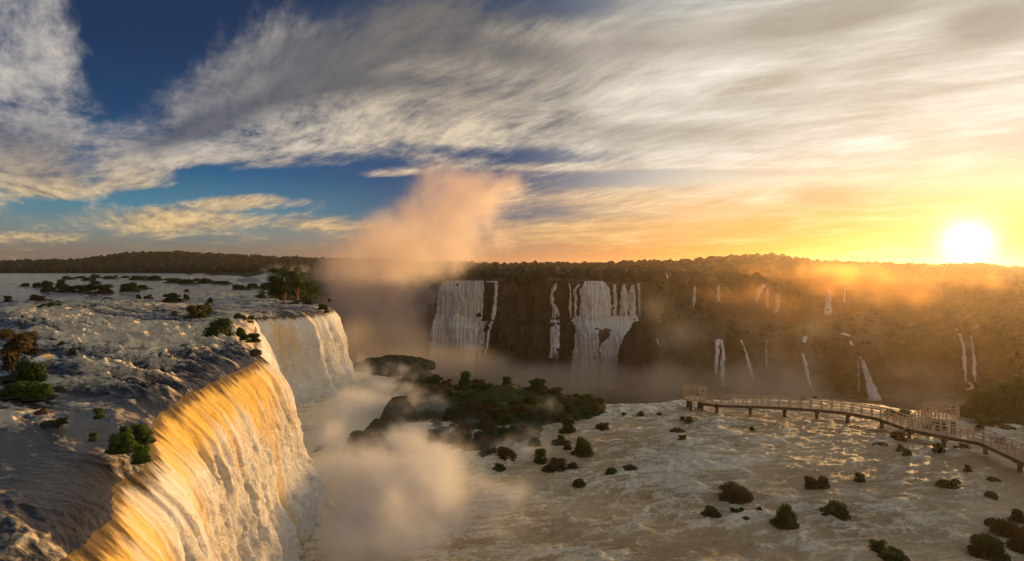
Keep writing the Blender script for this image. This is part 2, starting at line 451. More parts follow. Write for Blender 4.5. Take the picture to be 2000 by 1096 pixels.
# lip of the near falls: X as a function of Y (plan), read off the photograph
LIP_Y = np.array([9, 13, 16.7, 18.7, 21.4, 23, 25.1, 27, 30.3, 34.7, 39, 44.4, 49, 55, 61, 64, 70, 80, 90, 99, 106, 110, 114, 118, 124, 130, 134, 138, 146, 158])
LIP_X = np.array([-9.5, -11.4, -13.3, -13.7, -14.4, -15.1, -16.5, -16.5, -17.9, -20.5, -21.9, -23.1, -23.4, -24.2, -24.9, -27.4, -29.5, -33.5, -38, -42.5, -45.4, -46.3, -43.5, -40.5, -38.6, -38.4, -39.2, -42, -49, -60])
def lip_x(Y):
    Y = np.asarray(Y, float)
    x = np.interp(Y, LIP_Y, LIP_X)
    x = np.where(Y > 158, -60 - (Y - 158) * .42, x)
    return np.where(Y > 340, -136.4 - (Y - 340) * .285, x)
def lip_ragged(Y):
    return .40 * fbm(Y * .40, 3.3, seed=5, oct=4) + .20 * fbm(Y * 2.9, 1.3, seed=6, oct=4)

# foam patches on the upper river: (px, py, half width px, half height px, amount)
FOAM = [(60, 625, 130, 26, .5), (230, 650, 190, 34, .75), (120, 690, 120, 30, .4), (330, 690, 160, 34, .55), (190, 735, 150, 30, .6), (430, 655, 80, 26, .5),
        (480, 640, 60, 30, .8), (560, 592, 110, 12, .35), (120, 600, 200, 14, .35), (300, 745, 130, 26, .35), (260, 600, 120, 12, .5), (40, 820, 60, 20, .3), (30, 1010, 60, 60, .3),
        (130, 1030, 60, 40, .25), (110, 880, 90, 30, .1), (420, 545, 70, 5, .5), (330, 715, 120, 20, .2), (200, 570, 200, 12, .15), (470, 578, 90, 6, .5)]
DARK = [(90, 930, 170, 90, .5), (90, 850, 120, 50, .25), (440, 700, 90, 18, .35), (60, 790, 100, 24, .3), (520, 605, 90, 8, .4), (60, 560, 120, 14, .3), (450, 680, 100, 10, .3), (190, 615, 60, 8, .3)]
def foam_field(X, Y, z, table):
    py = HZ + (CAM_H - z) * FL / Y; px = 1000 + X / Y * FL
    f = np.zeros_like(X)
    for (a, b, w, h, k) in table:
        d = ((px - a) / w) ** 2 + ((py - b) / h) ** 2
        f += k * np.exp(-d * 1.2)
    return f

def build_upper_river_and_falls():
    # ---- rows share the depth Y with the falls so the two meet along the lip
    near = np.exp(np.linspace(math.log(9), math.log(158), 760))
    far = np.exp(np.linspace(math.log(158), math.log(1320), 150))[1:]
    Y = np.concatenate([near, far]); n = len(Y)
    lx = lip_x(Y) + lip_ragged(Y) * ss(400, 150, Y)
    # upstream columns: fraction 0 at the lip, 1 far left
    a = np.concatenate([np.linspace(0, .06, 26)[:-1], .06 + .94 * np.linspace(0, 1, 330) ** 1.15])
    left = -Y * 1.15 - 8
    X = lx[:, None] + (left - lx)[:, None] * a[None, :]
    YY = np.repeat(Y[:, None], len(a), 1)
    foam = foam_field(X, YY, RIV, FOAM)
    dark = foam_field(X, YY, RIV, DARK)
    # current: from the left background towards the lip
    u = X * .80 - YY * .60; v = X * .60 + YY * .80
    r = np.maximum(0, (lx[:, None] - X))
    act = np.clip(.10 + foam * 1.15 - dark * .32, .03, 1.2)
    # breaking rolls and chop
    wq = 2.5 * fbm(X * .06, YY * .06, seed=18, oct=3)
    v = v + wq
    big = fbm(u * .11, v * .36, seed=21, oct=4, ridge=True)
    mid = fbm(u * .40, v * 1.05, seed=31, oct=4, ridge=True)
    sm = fbm(u * 1.7, v * 2.8, seed=41, oct=3)
    soft = ss(0, 2.5, r)
    lod = np.clip(60 / YY, .15, 1.0)
    Z = RIV + act * (.95 * big + .50 * mid) * (.35 + .65 * soft) + .10 * act * sm * lod - .9 * np.exp(-r / 1.3)
    # shallow ledges that the rapids step over
    Z += .6 * ss(14, 40, r) * ss(30, 60, YY) * ss(400, 150, YY) * np.clip(foam * 1.5, 0, 1) * .6
    low = fbm(u * .05, v * .11, seed=19, oct=3)
    fo = .02 + foam * .72 - dark * .40 + .34 * big + .24 * mid + .45 * low
    fo = fo * ss(1500, 300, YY) + .0
    fo = np.where(YY > 420, fo * .6, fo)
    V = np.stack([X, YY, Z], -1).reshape(-1, 3)
    flow = np.stack([u, v, np.zeros_like(u)], -1).reshape(-1, 3)
    F = grid_faces(n, len(a))[:, ::-1]
    o = mesh_obj('upper_river_water', V, F, M_RIVER, attrs={'flow': flow, 'foam': fo.ravel()})
    tag(o, kind='structure')

    # ---- the falls, from the same lip
    Yn = near; nn = len(Yn); lxn = lx[:nn]
    k = 61
    pad = np.pad(LIPS := np.stack([lip_x(Yn), Yn], -1), ((k, k), (0, 0)), mode='edge')
    T = pad[2 * k:] - pad[:-2 * k]; T /= np.linalg.norm(T, axis=1)[:, None]
    Nrm = np.stack([T[:, 1], -T[:, 0]], -1)
    Nrm[:, 0] = np.clip(Nrm[:, 0], .25, 1); Nrm /= np.linalg.norm(Nrm, axis=1)[:, None]
    seg = np.concatenate([[0], np.cumsum(np.hypot(np.diff(lip_x(Yn)), np.diff(Yn)))])
    d = np.concatenate([[0.0], np.linspace(.12, 1, 230) ** 1.12 * 18.5])       # drop
    S, Dp = np.meshgrid(seg, d, indexing='ij')
    z0 = V.reshape(n, len(a), 3)[:nn, 0, 2]
    push = 5.6 * np.sqrt(np.clip(Dp / 17, 0, 2)) * (.80 + .25 * fbm(S * .12, .5, seed=51, oct=3))
    push = push + 1.2 * ss(9, 17, Dp)                                      # spreads at the foot
    grow = ss(.2, 3.5, Dp)
    wob = S + .5 * fbm(S * .3, Dp * .12, seed=8, oct=3)
    col1 = fbm(wob * .22, Dp * .03, seed=61, oct=3)
    col2 = fbm(wob * .75, Dp * .07, seed=71, oct=4)
    col3 = fbm(wob * 2.2, Dp * .30 - 2 * col2, seed=81, oct=4, ridge=True)
    burst = fbm(wob * 1.1, Dp * .55, seed=91, oct=5, ridge=True)
    lodn = np.clip(40 / Yn, .35, 1)[:, None]
    fluff = fbm(wob * 2.6, Dp * 1.5, seed=95, oct=4, ridge=True)
    cot = fbm(S * .45 + 1.5 * col2, Dp * .28, seed=97, oct=5, ridge=True)
    disp = grow * (1.15 * col1 + .42 * col2 + .10 * col3) + .42 * cot * ss(.8, 7, Dp) + .20 * burst * ss(1.5, 8, Dp) + .12 * fluff * ss(1.0, 6, Dp) 
    push = push + disp
    px_ = lxn[:, None] + Nrm[:, 0:1] * push; py_ = Yn[:, None] + Nrm[:, 1:2] * push
    pz_ = z0[:, None] - Dp
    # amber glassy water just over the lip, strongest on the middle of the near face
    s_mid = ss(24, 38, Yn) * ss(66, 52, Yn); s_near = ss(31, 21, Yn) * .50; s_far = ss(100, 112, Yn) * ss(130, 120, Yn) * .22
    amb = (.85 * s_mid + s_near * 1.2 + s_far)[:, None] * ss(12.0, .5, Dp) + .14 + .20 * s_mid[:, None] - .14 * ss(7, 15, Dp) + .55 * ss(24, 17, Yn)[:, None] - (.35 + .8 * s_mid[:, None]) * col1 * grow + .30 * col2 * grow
    flow = np.stack([S, Dp, np.zeros_like(S)], -1).reshape(-1, 3)
    VF = np.stack([px_, py_, pz_], -1).reshape(-1, 3)
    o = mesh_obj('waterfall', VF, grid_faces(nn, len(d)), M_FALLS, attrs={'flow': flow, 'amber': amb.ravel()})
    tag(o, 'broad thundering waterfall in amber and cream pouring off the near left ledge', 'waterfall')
    # bedrock body under the river so the cliff has thickness
    Yb = np.exp(np.linspace(math.log(7), math.log(330), 120)); lxb = lip_x(Yb) - .8
    prof = [(-60, RIV - 2.2), (-1.5, RIV - 2.2), (0, RIV - 4), (.6, RIV - 9), (1.0, -3), (2, -55)]
    P = np.array([[(lx_ + (0 if Yq < 140 else 0) + px2 * (1 + Yq * .01), Yq, pz2) for (px2, pz2) in prof] for lx_, Yq in zip(lxb, Yb)])
    P[..., 0] += .5 * fbm(P[..., 1] * .3, P[..., 2] * .3, seed=3)
    o = mesh_obj('riverbed_rock', P.reshape(-1, 3), grid_faces(len(Yb), len(prof)), M_CLIFF); tag(o, kind='structure')
    return V.reshape(n, len(a), 3)
RIVER = build_upper_river_and_falls()

# ---- lower river (basin); its far edge drops into the gorge
EDGE_PX = np.array([-200, 560, 700, 830, 960, 1080, 1170, 1300, 1400, 1500, 1600, 1700, 1800, 1900, 2000, 2200, 2500])
EDGE_PY = np.array([735, 735, 722, 752, 768, 782, 784, 779, 776, 774, 775, 782, 795, 806, 822, 850, 880])
BFOAM = [(1230, 800, 130, 26, .6), (1400, 780, 200, 12, .4), (1380, 835, 110, 26, .45), (1330, 900, 120, 40, .5), (1240, 940, 150, 34, .35), (1430, 1010, 120, 30, .45), (1400, 880, 200, 30, .2),
         (1940, 850, 100, 40, .6), (1330, 940, 80, 70, .35), (1700, 1000, 180, 40, .25), (1560, 1060, 130, 30, .35), (1850, 1040, 160, 60, .12), (1150, 1000, 200, 60, .1), (700, 1000, 260, 160, .8), (1160, 1090, 160, 24, .5),
         (760, 800, 200, 80, .6), (660, 900, 120, 120, .8), (1770, 870, 100, 20, .3), (1000, 900, 120, 20, .3)]
BDARK = [(1090, 950, 120, 40, .25), (1450, 815, 160, 14, .35), (1270, 1070, 110, 30, .45), (1660, 840, 160, 12, .3), (1560, 885, 120, 40, .15), (1100, 820, 60, 20, .2), (1960, 1000, 60, 80, .1)]
def build_basin():
    px = np.concatenate([np.linspace(-150, 560, 70)[:-1], np.linspace(560, 2060, 620), np.linspace(2060, 2500, 24)[1:]])
    e = np.interp(px, EDGE_PX, EDGE_PY)
    e = e + 2.5 * fbm(px * .02, .7, seed=9, oct=4) 
    t = np.linspace(0, 1, 420)
    py = e[None, :] + (1500 - e)[None, :] * (t[:, None] ** 1.5)
    Y = CAM_H * FL / (py - HZ); X = (px[None, :] - 1000) / FL * Y
    foam = foam_field(X, Y, 0, BFOAM); dark = foam_field(X, Y, 0, BDARK)
    ca, sa = math.cos(R(14)), math.sin(R(14))
    u = X * ca + Y * sa; v = -X * sa + Y * ca
    wx = 3 * fbm(X * .05, Y * .05, seed=14, oct=2); wy = 3 * fbm(X * .05, Y * .05, seed=15, oct=2)
    u = u + wx; v = v + wy
    big = fbm(u * .12, v * .20, seed=121, oct=4, ridge=True)
    mid = fbm(u * .42, v * .72, seed=131, oct=4, ridge=True)
    sm = fbm(u * 1.3, v * 2.6, seed=141, oct=3, ridge=True)
    act = np.clip(.45 + foam * .9 - dark * .3, .2, 1.3)
    Z = act * (.42 * big + .34 * mid + .12 * sm) 
    rr = (Y / (Y[0:1, :])) 
    edge_d = Y[0:1, :] - Y
    Z = Z - 1.0 * np.exp(-edge_d / 2.0)
    fo = .12 + foam * .60 - dark * .45 + .32 * big + .26 * mid
    # over the edge into the gorge
    rows = [(1.6, -1.2), (2.6, -3.2), (3.6, -7), (4.6, -14), (5.4, -26), (6, -48)]
    Xs, Ys, Zs, Fs, Us, Vs = [X], [Y], [Z], [fo], [u], [v]
    for (dy, dz) in rows:
        jit = .5 * fbm(px * .05, dz * .2, seed=77, oct=3)
        Ye = Y[0:1, :] + dy + jit; Xe = (px[None, :] - 1000) / FL * Ye
        Xs.insert(0, Xe); Ys.insert(0, Ye); Zs.insert(0, Z[0:1, :] * 0 + dz - .8); Fs.insert(0, fo[0:1] + .3); Us.insert(0, u[0:1] ); Vs.insert(0, v[0:1] + dz)
    X, Y, Z, fo, u, v = (np.concatenate(q, 0) for q in (Xs, Ys, Zs, Fs, Us, Vs))
    V = np.stack([X, Y, Z], -1).reshape(-1, 3)
    o = mesh_obj('lower_river_water', V, grid_faces(*X.shape)[:, ::-1], M_BASIN, attrs={'flow': np.stack([u, v, u * 0], -1).reshape(-1, 3), 'foam': fo.ravel()})
    tag(o, kind='structure')
build_basin()

# ---- gorge and far cliffs: one continuous terrain surface, columns by azimuth
def far_profile():
    px = np.concatenate([np.linspace(330, 640, 60)[:-1], np.linspace(640, 2080, 900), np.linspace(2080, 2500, 60)[1:]])
    # key heights by pixel column: (px, top row, ledge row, top depth, ledge back depth, ledge front depth, foot depth)
    K = np.array([
        [330, 548, 600, 470, 462, 460, 452],
        [640, 547, 600, 420, 412, 410, 402],
        [840, 549, 620, 392, 386, 384, 372],
        [985, 546, 640, 380, 375, 372, 362],
        [1100, 546, 630, 384, 379, 372, 360],
        [1160, 548, 628, 386, 380, 366, 352],
        [1240, 552, 632, 388, 382, 358, 346],
        [1290, 552, 640, 410, 400, 362, 346],
        [1420, 556, 606, 520, 505, 374, 344],
        [1600, 556, 612, 740, 720, 370, 334],
        [1750, 558, 606, 840, 820, 356, 320],
        [1900, 558, 606, 840, 815, 336, 300],
        [2080, 556, 610, 800, 770, 306, 270],
        [2500, 556, 610, 760, 730, 262, 230]], float)
    c = [np.interp(px, K[:, 0], K[:, i]) for i in range(1, 7)]
    # the ledge's front row (where the lower cliff begins)
    fr = np.interp(px, [330, 1100, 1160, 1240, 1300, 1450, 1560, 1650, 1750, 1850, 1900, 2000, 2500], [600, 632, 640, 652, 664, 668, 662, 660, 690, 650, 645, 650, 650])
    return px, c, fr
def build_far_terrain():
    px, (top, led, dt, db, df, dfoot), fr = far_profile()
    jt = 2.0 * fbm(px * .015, 2.2, seed=201, oct=5)
    zt = CAM_H - (top + jt * 1.6 * ss(1270, 1262, px) + jt * .5 - HZ) / FL * dt
    zl = CAM_H - (led - HZ) / FL * db
    zf = CAM_H - (fr - HZ) / FL * df
    zb = np.full_like(px, -52.0)
    # rows: plateau behind -> lip -> upper wall -> ledge -> lower wall -> gorge floor
    rows = []
    for Yp, f in ((1300, 0), (1000, .0), (920, .2), (880, .6)):
        rows.append((np.maximum(np.full_like(px, Yp), dt + 30), zt + (0 if Yp < 700 else 1)))
    for t in np.linspace(0, 1, 12): rows.append((dt + 24 * (1 - t), zt + 0 * t))
    for t in np.linspace(0, 1, 110)[1:]: rows.append((dt + (db - dt) * t, zt + (zl - zt) * t))
    for t in np.linspace(0, 1, 60)[1:]: rows.append((db + (df - db) * t, zl + (zf - zl) * t ** .8))
    for t in np.linspace(0, 1, 150)[1:]: rows.append((df + (dfoot - df) * t ** .8, zf + (zb - zf) * t))
    for Yp in (0.9, .7, .55): rows.append((np.maximum(dfoot * Yp, 128), zb))
    Yr = np.array([r[0] for r in rows]); Zr = np.array([r[1] for r in rows])
    wall = np.concatenate([np.zeros(16), np.ones(109 + 59 + 149), np.zeros(3)])[:, None]
    P = np.repeat(px[None, :], len(rows), 0)
    X0 = (P - 1000) / FL * Yr
    rough = 6.5 * fbm(X0 * .03, Zr * .02, seed=211, oct=4, ridge=True) + 3.2 * fbm(X0 * .11, Zr * .05, seed=221, oct=5, ridge=True) + .9 * fbm(X0 * .4, Zr * .16, seed=231, oct=3)
    strata = 1.3 * fbm(Zr * .16, X0 * .01, seed=241, oct=3)
    Yr = Yr - wall * (rough + strata)
    hum = 1.4 * fbm(X0 * .07, Yr * .07, seed=251, oct=4)
    Zr = Zr + hum * wall * .8
    X = (P - 1000) / FL * Yr
    V = np.stack([X, Yr, Zr], -1)
    o = mesh_obj('gorge_cliff', V.reshape(-1, 3), grid_faces(*X.shape)[:, ::-1], M_CLIFF); tag(o, kind='structure')
    return V, px
FARV, FARPX = build_far_terrain()

# far ground sheet to the horizon, just under everything else
def build_ground():
    V = [(-4000, 300, -53), (4000, 300, -53), (4000, 5000, -53), (-4000, 5000, -53), (-4000, -1000, -54), (4000, -1000, -54)]
    o = mesh_obj('gorge_floor_ground', V, np.array([[0, 1, 2, 3], [4, 5, 1, 0]]), M_CLIFF, smooth=False); tag(o, kind='structure')
build_ground()

# ---- wooded hills on the skyline
RIDGE_PX = np.array([-500, 0, 150, 250, 350, 500, 640, 800, 1000, 1200, 1300, 1400, 1480, 1530, 1600, 1700, 1850, 1930, 1960, 2000, 2500])
RIDGE_PY = np.array([519, 518, 515, 502, 500, 508, 513, 518, 521, 519, 516, 509, 505, 506, 518, 521, 525, 524, 529, 531, 531])
def ridge_row(px): return np.interp(px, RIDGE_PX, RIDGE_PY)
def hill_z(px, Y):
    """terrain height on the far plateau / hills"""
    Yr = np.where(px < 700, 1650., np.interp(px, [1250, 1500], [1100., 1350.]))
    zr = CAM_H - (ridge_row(px) - HZ) / FL * Yr
    Y0 = np.where(px < 700, 1200., np.interp(px, [1270, 1420, 1600, 1750], [470., 570., 780., 880.]))
    base = np.where(px < 700, RIV + .3, np.interp(px, [1250, 1400, 1550, 2500], [15.5, 8, 4, 2]))
    t = np.clip((Y - Y0) / (Yr - Y0), 0, 1); t = np.where(px < 700, ss(0, 1, t), t ** 1.5)
    return base + (zr - base) * t
def build_hills():
    px = np.linspace(-500, 2500, 400); Y = np.concatenate([np.linspace(455, 1700, 60), [1900, 2600]])
    P, YY = np.meshgrid(px, Y)
    Z = hill_z(P, YY) - 1.5
    Z = np.where((P < 700) & (YY < 1195), -20, Z)
    Z = np.where((P >= 700) & (YY < np.interp(P, [1270, 1420, 1600, 1750], [470., 570., 780., 880.])), -52, Z)
    V = np.stack([(P - 1000) / FL * YY, YY, Z], -1)
    o = mesh_obj('hills', V.reshape(-1, 3), grid_faces(*P.shape), M_FAR); tag(o, kind='structure')
build_hills()

# ================================================================== VEGETATION
def ico(sub):
    import bmesh
    bm = bmesh.new(); bmesh.ops.create_icosphere(bm, subdivisions=sub, radius=1)
    V = np.array([v.co[:] for v in bm.verts]); F = np.array([[v.index for v in f.verts] for f in bm.faces]); bm.free(); return V, F
ICO1, ICO2 = ico(1), ico(2)
def crown_variants(sub, n, amp=.42, seed=0):
    V, F = sub; out = []
    for i in range(n):
        d = 1 + amp * fbm(V[:, 0] * 1.6 + i * 9, V[:, 1] * 1.6, V[:, 2] * 1.6, seed=seed + i, oct=3) + amp * .6 * np.random.default_rng(seed + i).uniform(-1, 1, len(V))
        W = V * d[:, None]; W[:, 2] = W[:, 2] * .85
        out.append(W)
    return out
def merged_crowns(name, pts, rad, mat_, sub=ICO2, variants=8, seed=0, tint=None, squash=None):
    """a wood that reads as one mass: many irregular crowns in one mesh"""
    cv = crown_variants(sub, variants, seed=seed); F0 = sub[1]; nv = len(sub[0])
    n = len(pts); pick = RNG.integers(0, variants, n); rot = RNG.uniform(0, 2 * math.pi, n)
    V = np.zeros((n, nv, 3))
    for k in range(variants):
        s = pick == k
        c, si = np.cos(rot[s])[:, None], np.sin(rot[s])[:, None]
        W = cv[k][None]
        V[s, :, 0] = W[..., 0] * c - W[..., 1] * si; V[s, :, 1] = W[..., 0] * si + W[..., 1] * c; V[s, :, 2] = W[..., 2]
    V = V * rad[:, None, None]
    if squash is not None: V[..., 2] *= squash[:, None]
    V += pts[:, None, :]
    F = (F0[None] + (np.arange(n) * nv)[:, None, None]).reshape(-1, 3)
    tn = np.repeat(tint if tint is not None else RNG.uniform(0, 1, n), nv)
    return mesh_obj(name, V.reshape(-1, 3), F, mat_, smooth=False, attrs={'tint': tn})

def build_far_woods():
    # left far bank and hill
    n = 5200
    px = RNG.uniform(-120, 760, n); t = RNG.uniform(0, 1, n) ** 1.3; Y = 1200 + t * 470
    z = hill_z(px, Y); r = RNG.uniform(4.0, 8.5, n)
    pts = np.stack([(px - 1000) / FL * Y, Y, z + r * .55], -1)
    m = 700; px2 = RNG.uniform(-120, 700, m); Y2 = np.full(m, 1196.) + RNG.uniform(-3, 4, m); r2 = RNG.uniform(5, 8.5, m)
    pts2 = np.stack([(px2 - 1000) / FL * Y2, Y2, RIV + r2 * .6], -1)
    P = np.concatenate([pts, pts2]); r = np.concatenate([r, r2])
    o = merged_crowns('far_bank_forest', P, r, M_FAR, ICO2, 10, 300, squash=RNG.uniform(.9, 1.45, len(r))); tag(o, kind='stuff')
    # plateau wood behind the far cliffs
    n = 9000
    px = RNG.uniform(640, 2300, n); t = RNG.uniform(0, 1, n) ** 1.6
    y0 = np.interp(px, [640, 1270, 1420, 1600, 1750, 2300], [455, 435, 545, 760, 860, 860])
    Y = y0 + t * (np.interp(px, [1250, 1500], [1130, 1380]) - y0)
    z = hill_z(px, Y); r = RNG.uniform(3.2, 7.0, n) * np.interp(px, [1270, 1500], [1, 1.35])
    pts = np.stack([(px - 1000) / FL * Y, Y, z + r * .5 - 1], -1)
    o = merged_crowns('plateau_forest', pts, r, M_FAR, ICO2, 10, 400, squash=RNG.uniform(.8, 1.3, n)); tag(o, kind='stuff')
    # trees and bushes clinging to the ledges and right-hand slopes
    V = FARV; nr, nc = V.shape[:2]
    ri = RNG.integers(10, nr - 8, 42000); ci = RNG.integers(0, nc, 42000)
    p = V[ri, ci]; px = FARPX[ci]; py = HZ + (CAM_H - p[:, 2]) * FL / p[:, 1]
    led = fbm(p[:, 0] * .02, p[:, 2] * .05, seed=500, oct=3)
    dens = .25 * ss(1260, 1330, px) * ss(1400, 1900, px * 1.0 + 400 * led) + ss(1250, 1300, px) * np.exp(-((py - 640) / 24) ** 2) + ss(1690, 1800, px) * .8
    dens += ss(1380, 1480, px) * ss(640, 700, py) * ss(1100, 1500, px + 900 * led) * .7
    dens += np.exp(-((py - 548) / 7) ** 2) * ((px > 980) & (px < 1110)) * .6 + np.exp(-((py - 552) / 9) ** 2) * (px > 1262)
    # keep the chutes of the falls clear
    for (a, b) in CHUTES: dens = dens * (1 - ((px > a - 3) & (px < b + 3)) * .92)
    dens = np.clip(dens, 0, 1) * (.35 + .65 * ss(1250, 1700, px)) + .008
    keep = RNG.uniform(0, 1, len(p)) < np.clip(dens, 0, 1)
    p = p[keep]; r = (.8 + 2.6 * RNG.uniform(0, 1, len(p)) ** 2.2) * (.8 + .3 * ss(1500, 1900, px[keep])) * np.clip(p[:, 1] / 380, .9, 2.0)
    o = merged_crowns('slope_vegetation', p + np.array([0, -.6, .3]), r, M_SLOPE, ICO2, 10, 500, squash=RNG.uniform(.7, 1.5, len(p))); tag(o, kind='stuff')
CHUTES = [(846, 945), (950, 972), (1072, 1094), (1108, 1256), (1353, 1362), (1396, 1410), (1470, 1530), (1608, 1625), (1380, 1420), (1440, 1478), (1560, 1590), (1672, 1722), (1860, 1912), (1640, 1670)]
build_far_woods()


# ================================================================== DISTANT WATERFALLS
def cliff_depth(px, py):
    ci = int(np.argmin(np.abs(FARPX - px))); c = FARV[16:-4, ci]
    rp = HZ + (CAM_H - c[:, 2]) * FL / c[:, 1]
    m_ = np.abs(rp - py) < 5
    if not m_.any(): return float(c[np.argmin(np.abs(rp - py)), 1])
    return float(c[m_, 1].mean())
def far_fall(rows, label, group, edge=.62, lift=2.0, nx=None):
    if group in (G3, G4): lift = 4.5; edge = edge + .12
    """rows: (row, left, right) in photograph pixels down the cliff face"""
    rows = np.array(rows, float)
    py = np.arange(rows[0, 0], rows[-1, 0] + .1, 1.2)
    l = np.interp(py, rows[:, 0], rows[:, 1]); r = np.interp(py, rows[:, 0], rows[:, 2])
    w = float((r - l).max()); nx = nx or max(6, int(w / 1.0)); a = np.linspace(0, 1, nx)
    ew = min(3.0, .18 * w + .4)
    l = l + ew * fbm(py * .11, rows[0, 1] * .7, seed=603, oct=4); r = r + ew * fbm(py * .11, rows[0, 2] * .9, seed=604, oct=4)
    P = l[:, None] + (r - l)[:, None] * a[None]
    jit = 1.2 * fbm(py * .08, rows[0, 1] * .37, seed=600, oct=3)[:, None] * min(1.0, w / 8)
    P = P + jit
    ctr = (l + r) / 2
    if w < 30: D = np.array([cliff_depth(c, q) for c, q in zip(ctr, py)])[:, None] * np.ones((1, nx))
    else:
        kk = np.linspace(0, 1, 6)
        D = np.array([[cliff_depth(l[i] + (r[i] - l[i]) * k, py[i]) for k in kk] for i in range(len(py))])
        D = np.array([np.interp(a, kk, row) for row in D])
    # smooth down the drop, never receding as it falls
    k = np.ones(9) / 9; D = np.stack([np.convolve(np.pad(D[:, j], 4, mode='edge'), k, 'valid') for j in range(nx)], 1)
    D = np.minimum.accumulate(D, 0) - lift
    X0 = (P - 1000) / FL * D; Zz = CAM_H - (py[:, None] - HZ) / FL * D
    bulge = np.sin(np.pi * a)[None] * min(2.0, w * .05)
    D2 = D - bulge - 1.0 * fbm(X0 * .5, Zz * .06, seed=610, oct=4, ridge=True) * min(1, w / 14)
    ed = edge + .5 * np.minimum(1, np.minimum(a, 1 - a) * 2 * w / 6)[None] * np.ones_like(P) - .35 * (np.minimum(a, 1 - a)[None] * w < 2.0)
    t = (py - py[0]) / max(1, py[-1] - py[0]); ed = ed - .5 * ss(.7, 1, t)[:, None]
    V = np.stack([X0, D2, Zz], -1).reshape(-1, 3)
    fl = np.stack([X0, -Zz, X0 * 0], -1).reshape(-1, 3)
    o = mesh_obj('waterfall', V, grid_faces(len(py), nx), M_FARFALL, attrs={'flow': fl, 'foam': ed.ravel()})
    tag(o, label, 'waterfall', group); return o
G1, G2, G3, G4 = 'curtains falling off the far rim left of the gorge', 'strands of the two step falls in the middle', 'thin falls high on the misty right cliff', 'thin falls on the lower right cliff'
far_fall([(548, 872, 946), (553, 862, 946), (566, 856, 945), (620, 850, 942), (640, 842, 936), (690, 838, 930), (735, 834, 926)], 'widest pale curtain of water on the far rim, left of the dark cliff', G1, .95)
far_fall([(549, 948, 973), (552, 947, 973)], 'short bright line of water along the rim between the wide curtain and thin strand', G1, .9)
far_fall([(549, 967, 974), (580, 963, 972), (625, 959, 968)], 'thin straight white strand just right of the widest far curtain', G1, .75)
far_fall([(627, 958, 967), (636, 953, 960), (700, 944, 951)], 'faint lower strand slanting left below the thin straight one', G1, .55)
far_fall([(627, 934, 956), (700, 928, 944)], 'ragged broken water at the lower right edge of the widest curtain', G1, .28)
far_fall([(553, 1083, 1089), (575, 1074, 1082), (592, 1074, 1082), (605, 1080, 1092), (622, 1076, 1094)], 'crooked white thread halfway along the dark far cliff', G2, .6)
far_fall([(624, 1073, 1095), (650, 1073, 1095), (700, 1071, 1093)], 'loose lower half of the crooked thread on the dark cliff', G2, .42)
far_fall([(553, 1110, 1114), (566, 1112, 1116), (622, 1112, 1118)], 'leftmost slender strand of the two step falls', G2, .8)
far_fall([(555, 1128, 1134), (566, 1119, 1127), (622, 1121, 1128)], 'forked slender strand second from left in the two step falls', G2, .75)
far_fall([(549, 1142, 1178), (554, 1140, 1186), (566, 1134, 1192), (622, 1130, 1196)], 'thick central chute of the upper step, streaked with pale yellow', G2, .9)
far_fall([(555, 1196, 1204), (618, 1196, 1208)], 'short faint strand right beside the thick central chute', G2, .5)
far_fall([(555, 1214, 1220), (575, 1211, 1226), (622, 1208, 1228)], 'tapering strand in the middle of the right upper step', G2, .72)
far_fall([(557, 1232, 1238), (570, 1226, 1240), (622, 1226, 1243)], 'double strand on the right upper step', G2, .62)
far_fall([(553, 1245, 1250), (618, 1247, 1253)], 'rightmost straight thread of the upper step', G2, .75)
far_fall([(617, 1122, 1246), (626, 1114, 1248), (634, 1120, 1240), (644, 1130, 1226)], 'foam shelf between the upper and lower step of the middle falls', G2, .80)
far_fall([(634, 1124, 1170), (660, 1122, 1168), (700, 1118, 1172), (760, 1112, 1170)], 'broad left half of the lower step in the middle falls', G2, .85)
far_fall([(636, 1190, 1238), (655, 1192, 1222), (672, 1170, 1212), (700, 1172, 1206), (760, 1168, 1204)], 'right half of the lower step, slanting off a green outcrop', G2, .80)
far_fall([(558, 1354, 1360), (603, 1352, 1358)], 'left white thread high on the misty cliff', G3, .7)
far_fall([(557, 1401, 1405), (590, 1398, 1409)], 'short widening thread on the upper misty cliff', G3, .7)
far_fall([(556, 1488, 1496), (572, 1474, 1487), (592, 1474, 1480)], 'slanting fall at the left of the hazy trio', G3, .62)
far_fall([(562, 1494, 1502), (604, 1494, 1504)], 'middle fall of the hazy trio on the upper cliff', G3, .5)
far_fall([(561, 1509, 1524), (600, 1514, 1524), (616, 1510, 1516)], 'right fall of the hazy trio on the upper cliff', G3, .55)
far_fall([(559, 1613, 1618), (575, 1612, 1622), (620, 1608, 1627)], 'spreading hazy fall midway along the upper right cliff', G3, .55)
far_fall([(563, 1647, 1651), (590, 1645, 1653)], 'very faint fall right of the spreading hazy one', G3, .4)
far_fall([(562, 1829, 1832), (600, 1828, 1832)], 'faint thin fall under the sun, left of the brighter thread', G3, .4)
far_fall([(560, 1837, 1841), (602, 1838, 1843)], 'brighter straight thread on the cliff under the sun', G3, .65)
far_fall([(660, 1265, 1270), (745, 1262, 1268)], 'left of two faint threads right of the green outcrop', G4, .5)
far_fall([(660, 1282, 1287), (755, 1279, 1286)], 'right of two faint threads right of the green outcrop', G4, .5)
far_fall([(690, 1380, 1384), (728, 1380, 1385)], 'faint thread left of the forked lower fall', G4, .4)
far_fall([(662, 1398, 1408), (668, 1396, 1406), (730, 1394, 1402)], 'left prong of the forked fall above the walkway platform', G4, .7)
far_fall([(664, 1404, 1412), (680, 1408, 1416), (755, 1406, 1416)], 'right prong of the forked fall above the walkway platform', G4, .7)
